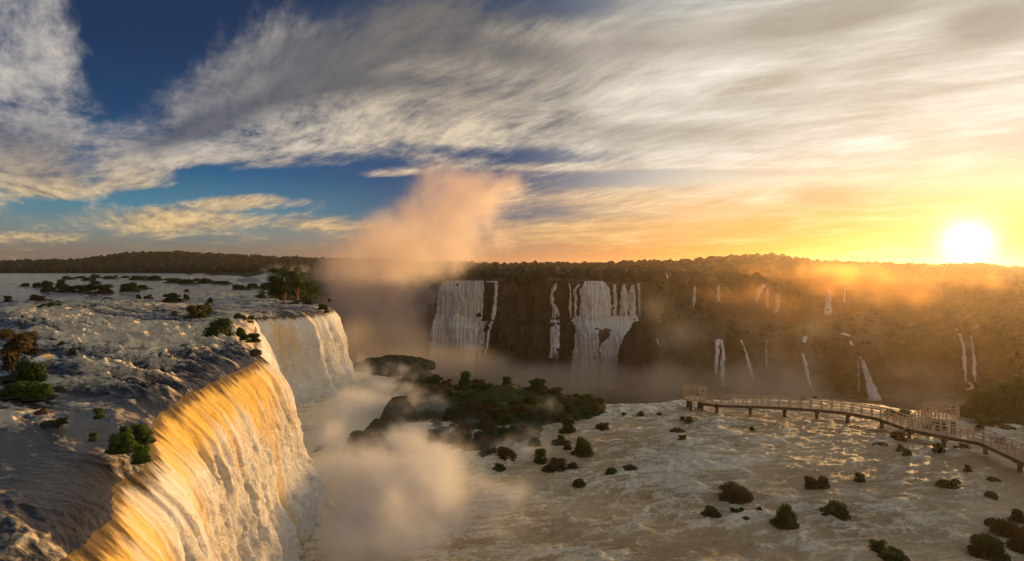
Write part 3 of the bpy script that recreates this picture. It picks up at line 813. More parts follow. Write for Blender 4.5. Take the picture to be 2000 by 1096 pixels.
far_fall([(664, 1444, 1448), (680, 1452, 1457), (700, 1457, 1463), (745, 1466, 1476)], 'slanting lower fall right of the forked one', G4, .6)
far_fall([(660, 1495, 1498), (720, 1495, 1500)], 'faint vertical thread midway over the long walkway', G4, .4)
far_fall([(656, 1568, 1578), (670, 1566, 1575)], 'small splash of white water on the dark bushy ledge', G4, .6)
far_fall([(690, 1565, 1570), (705, 1568, 1575), (730, 1574, 1580), (757, 1580, 1588)], 'bright leaning fall below the small splash', G4, .8)
far_fall([(650, 1636, 1652), (656, 1654, 1662), (676, 1662, 1667)], 'trickle curving down the ledge above the widening fall', G4, .5)
far_fall([(695, 1675, 1680), (710, 1682, 1688), (730, 1688, 1698), (760, 1692, 1712), (782, 1694, 1722)], 'lower right fall that widens into a white skirt', G4, .8)
far_fall([(700, 1674, 1677), (780, 1676, 1680)], 'thin faint thread left of the white skirted fall', G4, .4)
far_fall([(643, 1862, 1869), (655, 1870, 1878), (680, 1878, 1884), (745, 1882, 1890)], 'left and longer of the twin falls on the dark right slope', G4, .85)
far_fall([(656, 1892, 1896), (680, 1897, 1902), (745, 1899, 1909)], 'right of the twin falls on the dark right slope', G4, .8)
far_fall([(746, 1886, 1896), (753, 1893, 1904), (762, 1884, 1898)], 'small curl of foam at the foot of the twin falls', G4, .6)

# a low ledge fall far upstream and the little amber cascade at the left
def ledge_fall(pl, pr, h, z, label, bulge=.4, amber=.2):
    """sheet of water over a low ledge: pl, pr are the pixels of its foot"""
    a, b = PX(*pl, z), PX(*pr, z); n, m_ = 70, 40
    S, T = np.meshgrid(np.linspace(0, 1, n), np.linspace(0, 1, m_))
    L = (b - a).length; d = (b - a) / L; nrm = Vector((d.y, -d.x, 0))
    if nrm.y > 0: nrm = -nrm
    tp = np.sin(np.pi * np.clip(S, .0, 1)) ** .45
    out_ = bulge * (np.sqrt(T) - .3) + .14 * h * fbm(S * L * 1.6, T * h * .5, seed=640, oct=4) * T
    back = np.clip(.12 - T, 0, 1) * 9 * h
    X = a.x + d.x * S * L + nrm.x * (out_ - back); Y = a.y + d.y * S * L + nrm.y * (out_ - back)
    Z = z + h * tp * np.where(T < .12, .35 + .65 * ss(0, .12, T), 1 - np.clip((T - .12) / .88, 0, 1) ** 1.6) + .10 * h * fbm(S * L * 1.3, T * 2, seed=641, oct=3)
    fl = np.stack([S * L, T * h + 1.3, S * 0], -1).reshape(-1, 3)
    am = amber * np.exp(-((S - .55) / .3) ** 2) + .1 - .5 * T
    o = mesh_obj('waterfall', np.stack([X, Y, Z], -1).reshape(-1, 3), grid_faces(m_, n), M_FALLS, attrs={'flow': fl, 'amber': am.ravel()})
    tag(o, label, 'waterfall')
ledge_fall((54, 716), (118, 708), .85, RIV - .1, 'little amber cascade between bushes at the left of the rapids', .5, 1.1)
ledge_fall((462, 549), (512, 550), 2.6, RIV, 'pale yellow ledge fall far upstream in front of rising spray', .8, .5)
ledge_fall((435, 547), (455, 547), 1.6, RIV, 'short white ledge fall left of the pale yellow one far upstream', .6, .0)

# ================================================================== SHRUBS, TREES, ROCKS
def leaf_cloud(n, lobes, leaf, rng, flat=.8):
    """n leaf quads spread over the lobes (centre, radius)"""
    L = np.array([[*c, r] for c, r in lobes]); wgt = L[:, 3] ** 2; k = rng.choice(len(L), n, p=wgt / wgt.sum())
    d = rng.normal(size=(n, 3)); d /= np.linalg.norm(d, axis=1)[:, None]
    d[:, 2] = np.where(d[:, 2] < -.35, -d[:, 2], d[:, 2])
    rr = L[k, 3] * (.62 + .45 * rng.uniform(0, 1, n) ** .6) * (1 + .18 * np.sin(d[:, 0] * 7 + k) * np.cos(d[:, 1] * 6 + 2 * k))
    c = L[k, :3] + d * rr[:, None] * np.array([1, 1, flat])
    c[:, 2] = np.maximum(c[:, 2], .02)
    nn = d + rng.normal(size=(n, 3)) * .55; nn /= np.linalg.norm(nn, axis=1)[:, None]
    t = np.cross(nn, rng.normal(size=(n, 3))); t /= np.linalg.norm(t, axis=1)[:, None]; b = np.cross(nn, t)
    s_ = leaf * rng.uniform(.6, 1.3, n)[:, None]
    V = np.stack([c - t * s_, c + b * s_ * .55, c + t * s_, c - b * s_ * .55], 1).reshape(-1, 3)
    F = np.arange(n * 4).reshape(-1, 4)
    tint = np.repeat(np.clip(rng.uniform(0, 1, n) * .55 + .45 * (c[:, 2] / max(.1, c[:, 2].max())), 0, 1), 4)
    return V, F, tint
def twig_mesh(paths):
    """tapered four-sided limbs: each path is a list of (x,y,z,radius)"""
    V, F = [], []
    for p in paths:
        b0 = len(V)
        for i, (x, y, z, r) in enumerate(p):
            for k in range(5):
                a = k * 2 * math.pi / 5; V.append((x + r * math.cos(a), y + r * math.sin(a), z))
        for i in range(len(p) - 1):
            for k in range(5):
                a0 = b0 + i * 5 + k; a1 = b0 + i * 5 + (k + 1) % 5
                F.append((a0, a1, a1 + 5, a0 + 5))
    return np.array(V, float), np.array(F)
SH = {}
def shrub_data(kind, var):
    """unit shrub: about 1 wide (radius .5), height ~.8; returns foliage mesh and stem mesh data"""
    if (kind, var) in SH: return SH[(kind, var)]
    rng = np.random.default_rng(900 + var * 7 + hash(kind) % 1 + {'round': 0, 'long': 50, 'rust': 90, 'bright': 130, 'tall': 170}[kind])
    lobes = []
    if kind == 'long':
        for i in range(9): lobes.append(((rng.uniform(-.42, .42), rng.uniform(-.15, .15), rng.uniform(.08, .2)), rng.uniform(.09, .17)))
    elif kind == 'tall':
        for i in range(13):
            h = rng.uniform(.15, 1.05); lobes.append(((rng.uniform(-.3, .3) * (1.1 - h * .5), rng.uniform(-.25, .25), h), rng.uniform(.14, .24)))
    else:
        lobes.append(((0, 0, .28), .30))
        for i in range(9):
            a = rng.uniform(0, 6.28); q = rng.uniform(.12, .32); lobes.append(((q * math.cos(a), q * math.sin(a), rng.uniform(.12, .48)), rng.uniform(.13, .22)))
    if kind in ('round', 'rust', 'bright'):
        for i in range(7):
            a = i * .9 + rng.uniform(-.2, .2); q = rng.uniform(.24, .36); lobes.append(((q * math.cos(a), q * math.sin(a), .05), rng.uniform(.12, .17)))
    V, F, tint = leaf_cloud(2900, lobes, .034, rng)
    # inner twigs and shade mass of the same leaves, deeper in
    V2, F2, t2 = leaf_cloud(700, [(c, r * .6) for c, r in lobes], .06, rng)
    V = np.concatenate([V, V2]); F = np.concatenate([F, F2 + 2900 * 4]); tint = np.concatenate([tint, t2])
    m_ = {'round': M_LEAF, 'long': M_LEAF, 'rust': M_LEAF_RUST, 'bright': M_LEAF_BRIGHT, 'tall': M_LEAF_RUST}[kind]
    o = mesh_obj('foliage', V, F, m_, smooth=False, attrs={'tint': tint}); fm = o.data; bpy.data.objects.remove(o)
    paths = [[(0, 0, -.05, .035), (lx * .5, ly * .5, lz * .5, .022), (lx, ly, lz, .008)] for (lx, ly, lz), r in lobes[:7]]
    V, F = twig_mesh(paths); o = mesh_obj('stem', V, F, M_BARK); sm_ = o.data; bpy.data.objects.remove(o)
    SH[(kind, var)] = (fm, sm_); return SH[(kind, var)]
def shrub(px, py, w, h, z, kind, label, group, zoff=0.0, rz=None, Y=None, name='shrub', cat='shrub', base=True):
    """px,py: foot in the photograph; w,h its size there"""
    p = AT(px, py, Y) if Y else PX(px, py, z)
    k = p.y / FL; W = w * k * .95; H = h * k * .9
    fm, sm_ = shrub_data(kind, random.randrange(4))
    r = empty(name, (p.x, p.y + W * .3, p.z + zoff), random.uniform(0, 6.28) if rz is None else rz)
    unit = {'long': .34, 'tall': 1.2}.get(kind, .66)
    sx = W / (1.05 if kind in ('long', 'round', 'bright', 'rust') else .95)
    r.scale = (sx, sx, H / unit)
    f = bpy.data.objects.new('foliage', fm); COL.objects.link(f); f.parent = r
    if w > 22:
        s_ = bpy.data.objects.new('stem', sm_); COL.objects.link(s_); s_.parent = r
    if base and w > 16:
        b_ = bpy.data.objects.new('rock_base', base_rock(random.randrange(4))); COL.objects.link(b_); b_.parent = r
        b_.scale = (1, 1, unit / H * .10 * W)
    tag(r, label, cat, group); return r
BR = {}
def base_rock(v):
    if v not in BR:
        V, F = ico(4); q = V * 1.4
        d = 1 + .34 * fbm(q[:, 0] + v * 5, q[:, 1], q[:, 2], seed=760 + v, oct=5, ridge=True)
        W = V * d[:, None] * np.array([.45, .40, .6])
        o = mesh_obj('rock_base', W, F, M_ROCK); BR[v] = o.data; bpy.data.objects.remove(o)
    return BR[v]
UR, LR = RIV + .15, .15
RS = random.Random(3)
# --- on and beside the upper river
UP = [
 (228, 884, 66, 46, 'bright', 'left and largest green bush on the brink of the near falls'),
 (268, 868, 56, 44, 'bright', 'upper right green bush on the brink of the near falls'),
 (270, 905, 40, 44, 'bright', 'low green bush hanging over the brink below its two neighbours'),
 (240, 862, 34, 34, 'bright', 'small green bush between the two larger ones on the brink'),
 (178, 862, 20, 20, 'bright', 'tiny green tuft just left of the brink bushes'),
 (188, 818, 26, 24, 'bright', 'lone round green tuft in dark water above the brink bushes'),
 (114, 829, 26, 14, 'rust', 'small olive tuft on the dark rock in the near current'),
 (12, 742, 70, 112, 'tall', 'tall rusty green bush at the left edge of the picture'),
 (46, 700, 44, 60, 'tall', 'thinner brownish bush behind the tall one at the left edge'),
 (48, 752, 70, 62, 'round', 'dark green mound of leaves in front of the tall left bush'),
 (22, 776, 80, 34, 'bright', 'left half of the low bright green hedge near the left edge'),
 (64, 780, 62, 34, 'bright', 'right half of the low bright green hedge beside dark rock'),
 (55, 697, 24, 24, 'round', 'small dark bush left of the little amber cascade'),
 (98, 676, 26, 20, 'round', 'upper bush of the diagonal row above the little amber cascade'),
 (118, 686, 30, 22, 'round', 'middle bush of the diagonal row above the little amber cascade'),
 (136, 696, 22, 20, 'round', 'lowest bush of the diagonal row above the little amber cascade'),
 (375, 624, 54, 34, 'rust', 'domed olive bush upstream of the biggest round bush'),
 (402, 614, 22, 30, 'round', 'narrow bush squeezed against the domed olive bush'),
 (418, 664, 74, 56, 'round', 'biggest round dark bush standing in the rapids'),
 (408, 592, 16, 14, 'round', 'tiny bush above the narrow one in the upper current'),
 (468, 630, 46, 20, 'long', 'low straggling bush at the head of the side cascade'),
 (466, 658, 28, 24, 'round', 'left small bush on the pale rock of the side cascade'),
 (490, 668, 36, 20, 'round', 'right small bush on the pale rock of the side cascade'),
 (474, 664, 22, 18, 'round', 'little bush wedged between two on the pale rock'),
 (328, 591, 42, 22, 'round', 'compact bush alone in the middle of the upper river'),
 (348, 590, 16, 10, 'rust', 'brown tuft touching the compact midstream bush'),
 (286, 586, 22, 12, 'rust', 'sparse tuft left of the compact midstream bush'),
 (268, 583, 14, 10, 'round', 'tiny green tuft at the left end of the midstream line'),
 (362, 585, 16, 12, 'rust', 'pale tuft right of the compact midstream bush'),
 (362, 571, 14, 8, 'bright', 'tiny yellow green tuft upstream of the compact bush'),
 (88, 570, 30, 26, 'round', 'left end bush of the long river island'),
 (118, 571, 44, 20, 'rust', 'low brown bush second along the long river island'),
 (148, 571, 40, 18, 'rust', 'reddish low bush just left of the tallest island bush'),
 (172, 573, 34, 36, 'tall', 'tallest bush in the middle of the long river island'),
 (196, 573, 40, 22, 'rust', 'rusty bush right of the tallest island bush'),
 (246, 571, 46, 24, 'bright', 'yellow green bush on the islet right of the long island'),
 (268, 565, 44, 10, 'long', 'flat strip of reeds behind the yellow green bush'),
 (114, 557, 22, 14, 'round', 'dark bush sticking up behind the long island left part'),
 (72, 561, 30, 12, 'long', 'low tuft left of the long river island'),
 (42, 559, 22, 8, 'long', 'flat tuft alone near the left edge upstream'),
 (66, 588, 40, 14, 'rust', 'brown weed patch left of the red rocks'),
 (12, 590, 18, 16, 'rust', 'rusty tuft against the left edge upstream'),
 (98, 606, 30, 20, 'bright', 'bright tuft on the red rock in the left rapids'),
 (108, 594, 20, 8, 'long', 'dark low tuft upstream of the red rock'),
 (628, 604, 24, 14, 'round', 'dark bush clinging to the corner of the far lip'),
 (636, 612, 14, 22, 'round', 'dark bush hanging down the corner of the far lip'),
 (643, 590, 12, 10, 'round', 'last tiny bush at the tip of the far lip'),
 (600, 594, 26, 12, 'round', 'low bush under the wooded islet beside the far lip'),
]
for (px, py, w, h, kd, lb) in UP:
    shrub(px, py, w, h, UR, kd, lb, 'bushes on the upper river', rz=(RS.uniform(-.3, .3) if kd == 'long' else None))
# bands of reeds and bushes far upstream
far_rows = [(332, 553, 46, 12), (366, 555, 50, 13), (398, 553, 40, 11), (428, 556, 46, 9), (128, 546, 30, 8), (155, 544, 26, 7), (182, 543, 30, 9), (212, 545, 34, 8), (262, 547, 30, 12), (292, 548, 50, 12), (466, 566, 44, 12), (490, 562, 34, 12), (492, 546, 22, 5), (300, 543, 24, 5), (240, 543, 20, 5)]
fl_lab = ['first', 'second', 'third', 'fourth', 'fifth', 'sixth', 'seventh', 'eighth', 'ninth', 'tenth', 'eleventh', 'twelfth', 'thirteenth', 'fourteenth', 'fifteenth']
for i, (px, py, w, h) in enumerate(sorted(far_rows)):
    shrub(px, py, w, h, RIV, ('long', 'rust', 'bright')[i % 3], f'{fl_lab[i]} from the left in the distant line of low reed islets', 'distant reed islets', rz=0 if i % 3 == 0 else None, name='reed_islet', cat='islet')

def tree(x, y, z, H, Wd, label, group, lean=0.0, mat_l=None, bark=None, dense=1.0, seed=0, name='tree', nl=4200, leafs=1.0, low=.28):
    rng = np.random.default_rng(seed + 77)
    r = empty(name, (x, y, z), rng.uniform(0, 6.28))
    lobes, paths = [], [[(0, 0, -.4, .035 * H), (lean * .2 * H, 0, H * .3, .026 * H), (lean * .5 * H, .01 * H, H * .6, .016 * H), (lean * .7 * H, 0, H * .85, .006 * H)]]
    for i in range(15):
        a = rng.uniform(0, 6.28); h = rng.uniform(low, .92) * H; q = Wd * .5 * rng.uniform(.25, .8) * (1.15 - abs(h / H - .6))
        cx, cy_ = lean * h * .7 + q * math.cos(a), q * math.sin(a); lobes.append(((cx, cy_, h), rng.uniform(.16, .28) * Wd))
        paths.append([(lean * h * .4, 0, h * .55, .012 * H), (cx * .6 + lean * h * .2, cy_ * .6, h * .8, .008 * H), (cx, cy_, h, .003 * H)])
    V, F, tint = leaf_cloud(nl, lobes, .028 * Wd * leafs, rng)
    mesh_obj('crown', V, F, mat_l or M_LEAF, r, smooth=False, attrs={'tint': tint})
    V, F = twig_mesh(paths); mesh_obj('trunk', V, F, bark or M_BARK, r)
    tag(r, label, 'tree', group); return r
# wooded islet on the lip
IS = [(512, 578, 26, 22, 'low leftmost tree of the wooded islet by the far lip'), (530, 580, 36, 38, 'second tree from the left on the wooded islet'), (548, 582, 40, 50, 'broad tall tree at the crown of the wooded islet'),
      (566, 582, 40, 54, 'tallest tree in the middle of the wooded islet'), (584, 584, 34, 44, 'tree right of the tallest one on the wooded islet'), (600, 586, 30, 38, 'slim tree second from the right on the wooded islet'),
      (614, 590, 24, 26, 'rightmost short tree of the wooded islet beside the spray'), (540, 586, 34, 26, 'bushy tree in front at the left of the wooded islet'), (575, 590, 34, 26, 'bushy tree in front at the middle of the islet')]
for i, (px, py, w, h, lb) in enumerate(IS):
    Y = 8 * FL / (584 - HZ) + (i % 3) * 3; k = Y / FL
    tree((px - 1000) / FL * Y, Y, RIV, (h + 6) * k, w * 1.15 * k, lb, 'trees of the wooded islet', seed=i, lean=RS.uniform(-.1, .1), nl=5200, low=.0, leafs=.85)
for i, (px, lb) in enumerate([(555, 'left bare reddish trunk against the dark islet trees'), (580, 'right taller bare reddish trunk against the dark islet trees')]):
    Y = 8 * FL / (592 - HZ) - 2; k = Y / FL; x = (px - 1000) / FL * Y
    hh = (22 + 10 * i) * k
    V, F = twig_mesh([[(0, 0, -.3, .28), (.1, 0, hh * .5, .2), (.35, 0, hh, .06)], [(.1, 0, hh * .45, .14), (-.5, .1, hh * .8, .04)], [(.2, 0, hh * .6, .1), (.8, .1, hh * .85, .03)]])
    o = mesh_obj('dead_tree', V, F, M_REDBARK, loc=(x, Y, RIV)); tag(o, lb, 'dead tree', 'bare trunks on the islet')

def rock(px, py, w, h, z, label, group, m_=None, seed=0, Y=None, flat=1.0):
    p = AT(px, py, Y) if Y else PX(px, py, z); k = p.y / FL
    V, F = ico(4); q = V * 1.3
    d = 1 + .38 * fbm(q[:, 0] + seed, q[:, 1], q[:, 2], seed=700 + seed, oct=4, ridge=True) + .10 * fbm(q[:, 0] * 4, q[:, 1] * 4, q[:, 2] * 4 + seed, seed=720, oct=3)
    W = V * d[:, None] * np.array([w * k / 2, w * k / 2 * .9, h * k * .8])
    o = mesh_obj('rock', W, F, m_ or M_ROCK, loc=(p.x, p.y + w * k * .3, p.z)); tag(o, label, 'rock', group); return o
RO = [(76, 812, 24, 13, M_REDROCK, 'reddish rock in the dark water near the left'), (94, 832, 34, 9, M_ROCK, 'flat black rock carrying an olive tuft'), (104, 766, 26, 9, M_ROCK, 'black rock at the right end of the bright hedge'), (80, 748, 18, 12, M_REDROCK, 'brown rock tucked behind the bright green hedge'),
      (84, 606, 26, 14, M_REDROCK, 'red rock under a bright tuft in the left rapids'), (80, 593, 30, 9, M_REDROCK, 'flat red rock among brown weeds upstream'), (30, 597, 22, 6, M_ROCK, 'dark rock at the left edge of the upper rapids'), (208, 588, 22, 7, M_ROCK, 'black rock alone in the upper current'),
      (338, 620, 14, 12, M_ROCK, 'dark rock left of the domed olive bush'), (404, 668, 12, 9, M_ROCK, 'small dark rock at the foot of the biggest round bush'), (142, 705, 12, 5, M_ROCK, 'small black rock below the diagonal row of bushes'), (586, 594, 30, 8, M_REDROCK, 'reddish rock under the wooded islet'), (497, 690, 20, 8, M_ROCK, 'dark rock on the brink below the side cascade')]
for i, (px, py, w, h, m_, lb) in enumerate(RO): rock(px, py, w, h, RIV, lb, 'rocks in the upper river', m_, seed=i)

# --- lower river: island mound and its cover
def mound(px, py, w, h, dy, label, seed, m_=None, Y=None, cat='rock', name='rocky_mound'):
    p = AT(px, py, Y) if Y else PX(px, py, 0); k = p.y / FL; n = 90
    a = np.linspace(-1, 1, n); A, B = np.meshgrid(a, a)
    # round plan, irregular rim
    rad = np.maximum(np.abs(A), np.abs(B)); th = np.arctan2(B, A)
    X = rad * np.cos(th); Yy = rad * np.sin(th)
    rim = 1 + .22 * fbm(np.cos(th) * 1.5 + seed, np.sin(th) * 1.5, seed=800, oct=3)
    prof_ = 1 - rad ** 2.2
    X = X * rim * w * k / 2; Yy = Yy * rim * dy
    Z = prof_ * h * k * (1 + .35 * fbm(X * .12 + seed, Yy * .12, seed=810, oct=4)) + (.5 + .30 * h * k) * fbm(X * .22 + seed, Yy * .30, seed=820 + seed, oct=5, ridge=True) * prof_ ** .5 - .9 * (1 - prof_)
    o = mesh_obj(name, np.stack([X, Yy, Z], -1).reshape(-1, 3), grid_faces(n, n), m_ or M_ROCK, loc=(p.x, p.y + dy * .3, 0)); tag(o, label, cat, 'rocky mounds at the foot of the falls')
    return o, p, k
ISL, ip, ik = mound(985, 806, 400, 30, 12, 'long wooded rock island in the lower river between spray and rapids', 2, name='rock_island', cat='island', m_=M_MOSS)
MO = [(756, 716, 190, 9, 14, 'dark rocky ridge fading into spray behind the near falls', 5), (714, 890, 118, 34, 3.4, 'green topped boulder just in front of the rising spray', 7), (684, 786, 48, 26, 3.0, 'black jagged rock at the foot of the falls', 9), (780, 824, 90, 44, 5, 'misty boulder left of the wooded island', 11),
      (742, 848, 90, 26, 5, 'low pale boulder in the mist below the misty one', 13), (812, 742, 70, 16, 7, 'grey rocky head at the left end of the island', 15), (622, 884, 40, 14, 2.2, 'wet black rock between the falls and the green boulder', 17), (1240, 668, 80, 46, 10, 'dark green outcrop beside the lower step of the middle falls', 19)]
for (px, py, w, h, dy, lb, sd) in MO:
    if sd == 19: continue
    mound(px, py, w, h, dy, lb, sd)
# scrub over the island: many look-alike bushes, none can be told apart
n_is = 0
for i in range(500):
    if n_is >= 250: break
    px = RS.uniform(775, 1172); t = RS.uniform(0, 1)
    yt = np.interp(px, [775, 850, 910, 1000, 1100, 1172], [736, 736, 742, 742, 760, 786]); yb = np.interp(px, [775, 860, 940, 1020, 1090, 1150, 1172], [775, 835, 900, 850, 812, 806, 792])
    py = yt + (yb - yt) * t
    p = PX(px, py + 14, 0); k = p.y / FL
    # foot on the mound
    lx, ly = p.x - ISL.location.x, p.y - ISL.location.y
    rr_ = math.hypot(lx / (420 * ik / 2), ly / 13)
    zg = max(0, (1 - rr_ ** 2.2)) * 30 * ik * .85 if rr_ < 1 else 0
    Y = CAM_H * FL / (py + 14 - HZ); Y = (CAM_H - zg * .8) * FL / (py + 14 - HZ)
    w = RS.uniform(26, 46); 
    shrub(px, py + 14, w, w * RS.uniform(.42, .66), 0, RS.choice(['round', 'rust', 'bright', 'round', 'rust']), 'bush in the dense scrub covering the island in the lower river', 'scrub covering the rock island', Y=Y, name='scrub_bush', base=False)
    n_is += 1
for (px, py, w, h, lb) in [(908, 752, 30, 36, 'round bush standing highest on the island skyline'), (990, 752, 26, 22, 'bush with a notch beside it on the island skyline'), (1050, 762, 46, 26, 'wide dark bush right of centre on the island skyline')]:
    shrub(px, py, w, h, 0, 'round', lb, 'scrub covering the rock island', Y=(CAM_H - 3.0) * FL / (py - HZ), name='scrub_bush')
for i in range(34):
    px = RS.uniform(845, 1125); py = RS.uniform(838, 898)
    if px < 940 and py > 880: continue
    w = RS.uniform(18, 40)
    shrub(px, py, w, w * RS.uniform(.4, .75), LR, RS.choice(['round', 'rust', 'round']), 'low bush in the foggy scrub between the island and the near rapids', 'foggy scrub below the island', name='scrub_bush')
LOW = [
 (1140, 890, 52, 40, 'round', 'round bush at the right end of the foggy scrub'), (1085, 922, 56, 28, 'rust', 'olive bush low in front of the foggy scrub'), (1056, 904, 34, 30, 'round', 'dark bush above the olive one in front of the scrub'), (1118, 916, 28, 12, 'round', 'flat little bush right of the olive one'),
 (1196, 931, 38, 18, 'round', 'dark bush at the edge of the white rapids'), (1132, 951, 34, 17, 'round', 'dark bush below the olive one, alone in brown water'), (975, 919, 32, 14, 'round', 'small dark bush left of the foggy scrub foot'), (992, 900, 44, 26, 'rust', 'hazy bush at the bottom of the foggy scrub'),
 (1110, 846, 36, 36, 'round', 'hazy tall bush below the island right end'), (1178, 840, 34, 14, 'rust', 'faint flat bush right of the island in foam'), (1220, 812, 14, 8, 'round', 'speck of green right of the island in foam'), (1252, 812, 18, 10, 'round', 'dark low bush midway between island and walkway'), (1288, 812, 16, 7, 'round', 'tiny dark tuft left of the walkway platform'),
 (1540, 1030, 58, 48, 'round', 'largest round bush in the lower rapids'), (1445, 982, 80, 36, 'rust', 'wide olive bush left of the largest round one'), (1588, 954, 30, 28, 'rust', 'left half of the hazy double bush'), (1612, 953, 34, 28, 'rust', 'right half of the hazy double bush'), (1684, 942, 26, 20, 'round', 'small round bush right of the hazy double bush'),
 (1640, 1011, 66, 28, 'round', 'long dark bush right of the largest round one'), (1393, 1009, 42, 20, 'round', 'low bush at the left end of the near rapids bushes'), (1446, 1006, 32, 12, 'long', 'slanting strip of leaves below the wide olive bush'), (1484, 1000, 14, 12, 'round', 'tiny bush between the wide olive and largest round one'),
 (1866, 954, 54, 15, 'long', 'flat row of dark leaves in the right rapids'), (1894, 921, 18, 15, 'round', 'small dark bush above the flat row at right'), (1838, 884, 28, 24, 'round', 'dark bush under the walkway pier'), (1762, 882, 20, 16, 'round', 'upper left of two tufts below the walkway fork'), (1777, 890, 22, 15, 'round', 'lower right of two tufts below the walkway fork'),
 (1761, 860, 34, 22, 'rust', 'olive bush in shade just under the walkway fork'), (1888, 877, 24, 12, 'round', 'small flat bush under the right end of the walkway'), (1868, 878, 14, 8, 'round', 'tiny tuft left of the flat one under the walkway'),
 (1722, 1078, 38, 22, 'bright', 'green bush near the bottom edge, right of centre'), (1758, 1098, 66, 18, 'bright', 'green bush cut by the bottom edge of the picture'), (1950, 1094, 82, 54, 'round', 'big dark bush in the bottom right corner'), (1972, 1046, 52, 34, 'round', 'dark bush above the big corner one'), (1996, 1020, 34, 30, 'round', 'dark bush against the right edge above the corner'),
 (1998, 1078, 44, 60, 'rust', 'brown bush against the right edge in the corner'), (1470, 842, 14, 12, 'round', 'lone dot of green below the left walkway'), (1334, 822, 16, 9, 'round', 'left of two dark tufts in foam below the platform'), (1348, 824, 20, 13, 'round', 'right of two dark tufts in foam below the platform'),
 (1944, 831, 56, 18, 'bright', 'low bright hedge on the white water below the right trees'), (1920, 842, 24, 18, 'round', 'round dark bush left of the low bright hedge'), (1958, 868, 28, 14, 'round', 'dark bush right beside the walkway end'), (1888, 815, 20, 9, 'round', 'small dark bush right of the near viewing platform'),
 (1335, 862, 24, 12, 'rust', 'brownish weed patch in the left rapids'), (1745, 812, 30, 14, 'round', 'left part of the hedge behind the walkway fork'), (1775, 814, 34, 14, 'round', 'right part of the hedge behind the walkway fork'), (1812, 806, 16, 14, 'round', 'small bush left of the near viewing platform'),
 (1570, 781, 14, 6, 'round', 'left speck of green on the water crest behind the walkway'), (1594, 780, 14, 7, 'round', 'right speck of green on the water crest behind the walkway'), (700, 884, 60, 22, 'bright', 'vivid green cushion on the boulder before the spray'), (1908, 806, 40, 14, 'round', 'low bush at the left foot of the right hand trees')]
for (px, py, w, h, kd, lb) in LOW:
    shrub(px, py, w, h, LR, kd, lb, 'bushes in the lower river', zoff=(1.4 if 'cushion' in lb else 0), rz=(RS.uniform(-.3, .3) if kd == 'long' else None))
RL = [(1942, 976, 24, 14, 'black rock standing in the right rapids'), (1946, 942, 22, 8, 'flat dark rock upstream of the black one'), (1326, 846, 26, 8, 'low wet rock left of the walkway in foam'), (1724, 872, 26, 7, 'flat dark rock under the long walkway'), (1972, 840, 26, 9, 'dark rock in white water at the right edge'),
      (1232, 920, 26, 9, 'brown rock in rapids right of the dark bush'), (1650, 990, 10, 5, 'tiny rock above the long dark bush'), (1450, 1016, 40, 8, 'low brown ledge under the strip of leaves'), (1950, 1030, 30, 14, 'black rock left of the right edge bush'), (1100, 870, 30, 10, 'wet rock in front of the island right end')]
for i, (px, py, w, h, lb) in enumerate(RL): rock(px, py, w, h, 0, lb, 'rocks in the lower river', seed=30 + i)
# bank and trees at the right edge
mound(1985, 818, 240, 14, 9, 'low bank carrying the trees at the right edge', 21, name='river_bank', cat='bank')
TR = [(1912, 800, 58, 52, 'leftmost round tree of the right bank, nearest the walkway'), (1946, 796, 56, 60, 'second round tree of the right bank'), (1982, 792, 66, 78, 'tallest tree of the right bank'), (2012, 800, 60, 62, 'tree cut by the right edge of the picture'), (1888, 808, 34, 22, 'low spreading tree at the left foot of the right bank'), (1955, 812, 60, 34, 'low tree in front on the right bank'), (1925, 812, 40, 26, 'small dark tree in front of the leftmost round one')]
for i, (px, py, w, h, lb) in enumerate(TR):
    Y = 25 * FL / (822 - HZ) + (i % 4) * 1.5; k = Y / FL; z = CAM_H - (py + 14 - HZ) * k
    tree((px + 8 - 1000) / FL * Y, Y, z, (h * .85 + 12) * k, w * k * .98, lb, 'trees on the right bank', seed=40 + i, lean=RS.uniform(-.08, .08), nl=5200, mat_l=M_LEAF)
# the outcrop that parts the middle falls
def outcrop():
    Y = 335; k = Y / FL
    V, F = ico(5); q = V * 1.5
    d = 1 + .35 * fbm(q[:, 0], q[:, 1], q[:, 2], seed=880, oct=5, ridge=True)
    V = V * d[:, None] * np.array([30 * k, 9, 62 * k])
    p = AT(1252, 700, Y)
    o = mesh_obj('rock_outcrop', V, F, M_CLIFF, loc=tuple(p)); tag(o, 'dark overgrown outcrop right of the lower step of the middle falls', 'rock')
outcrop()

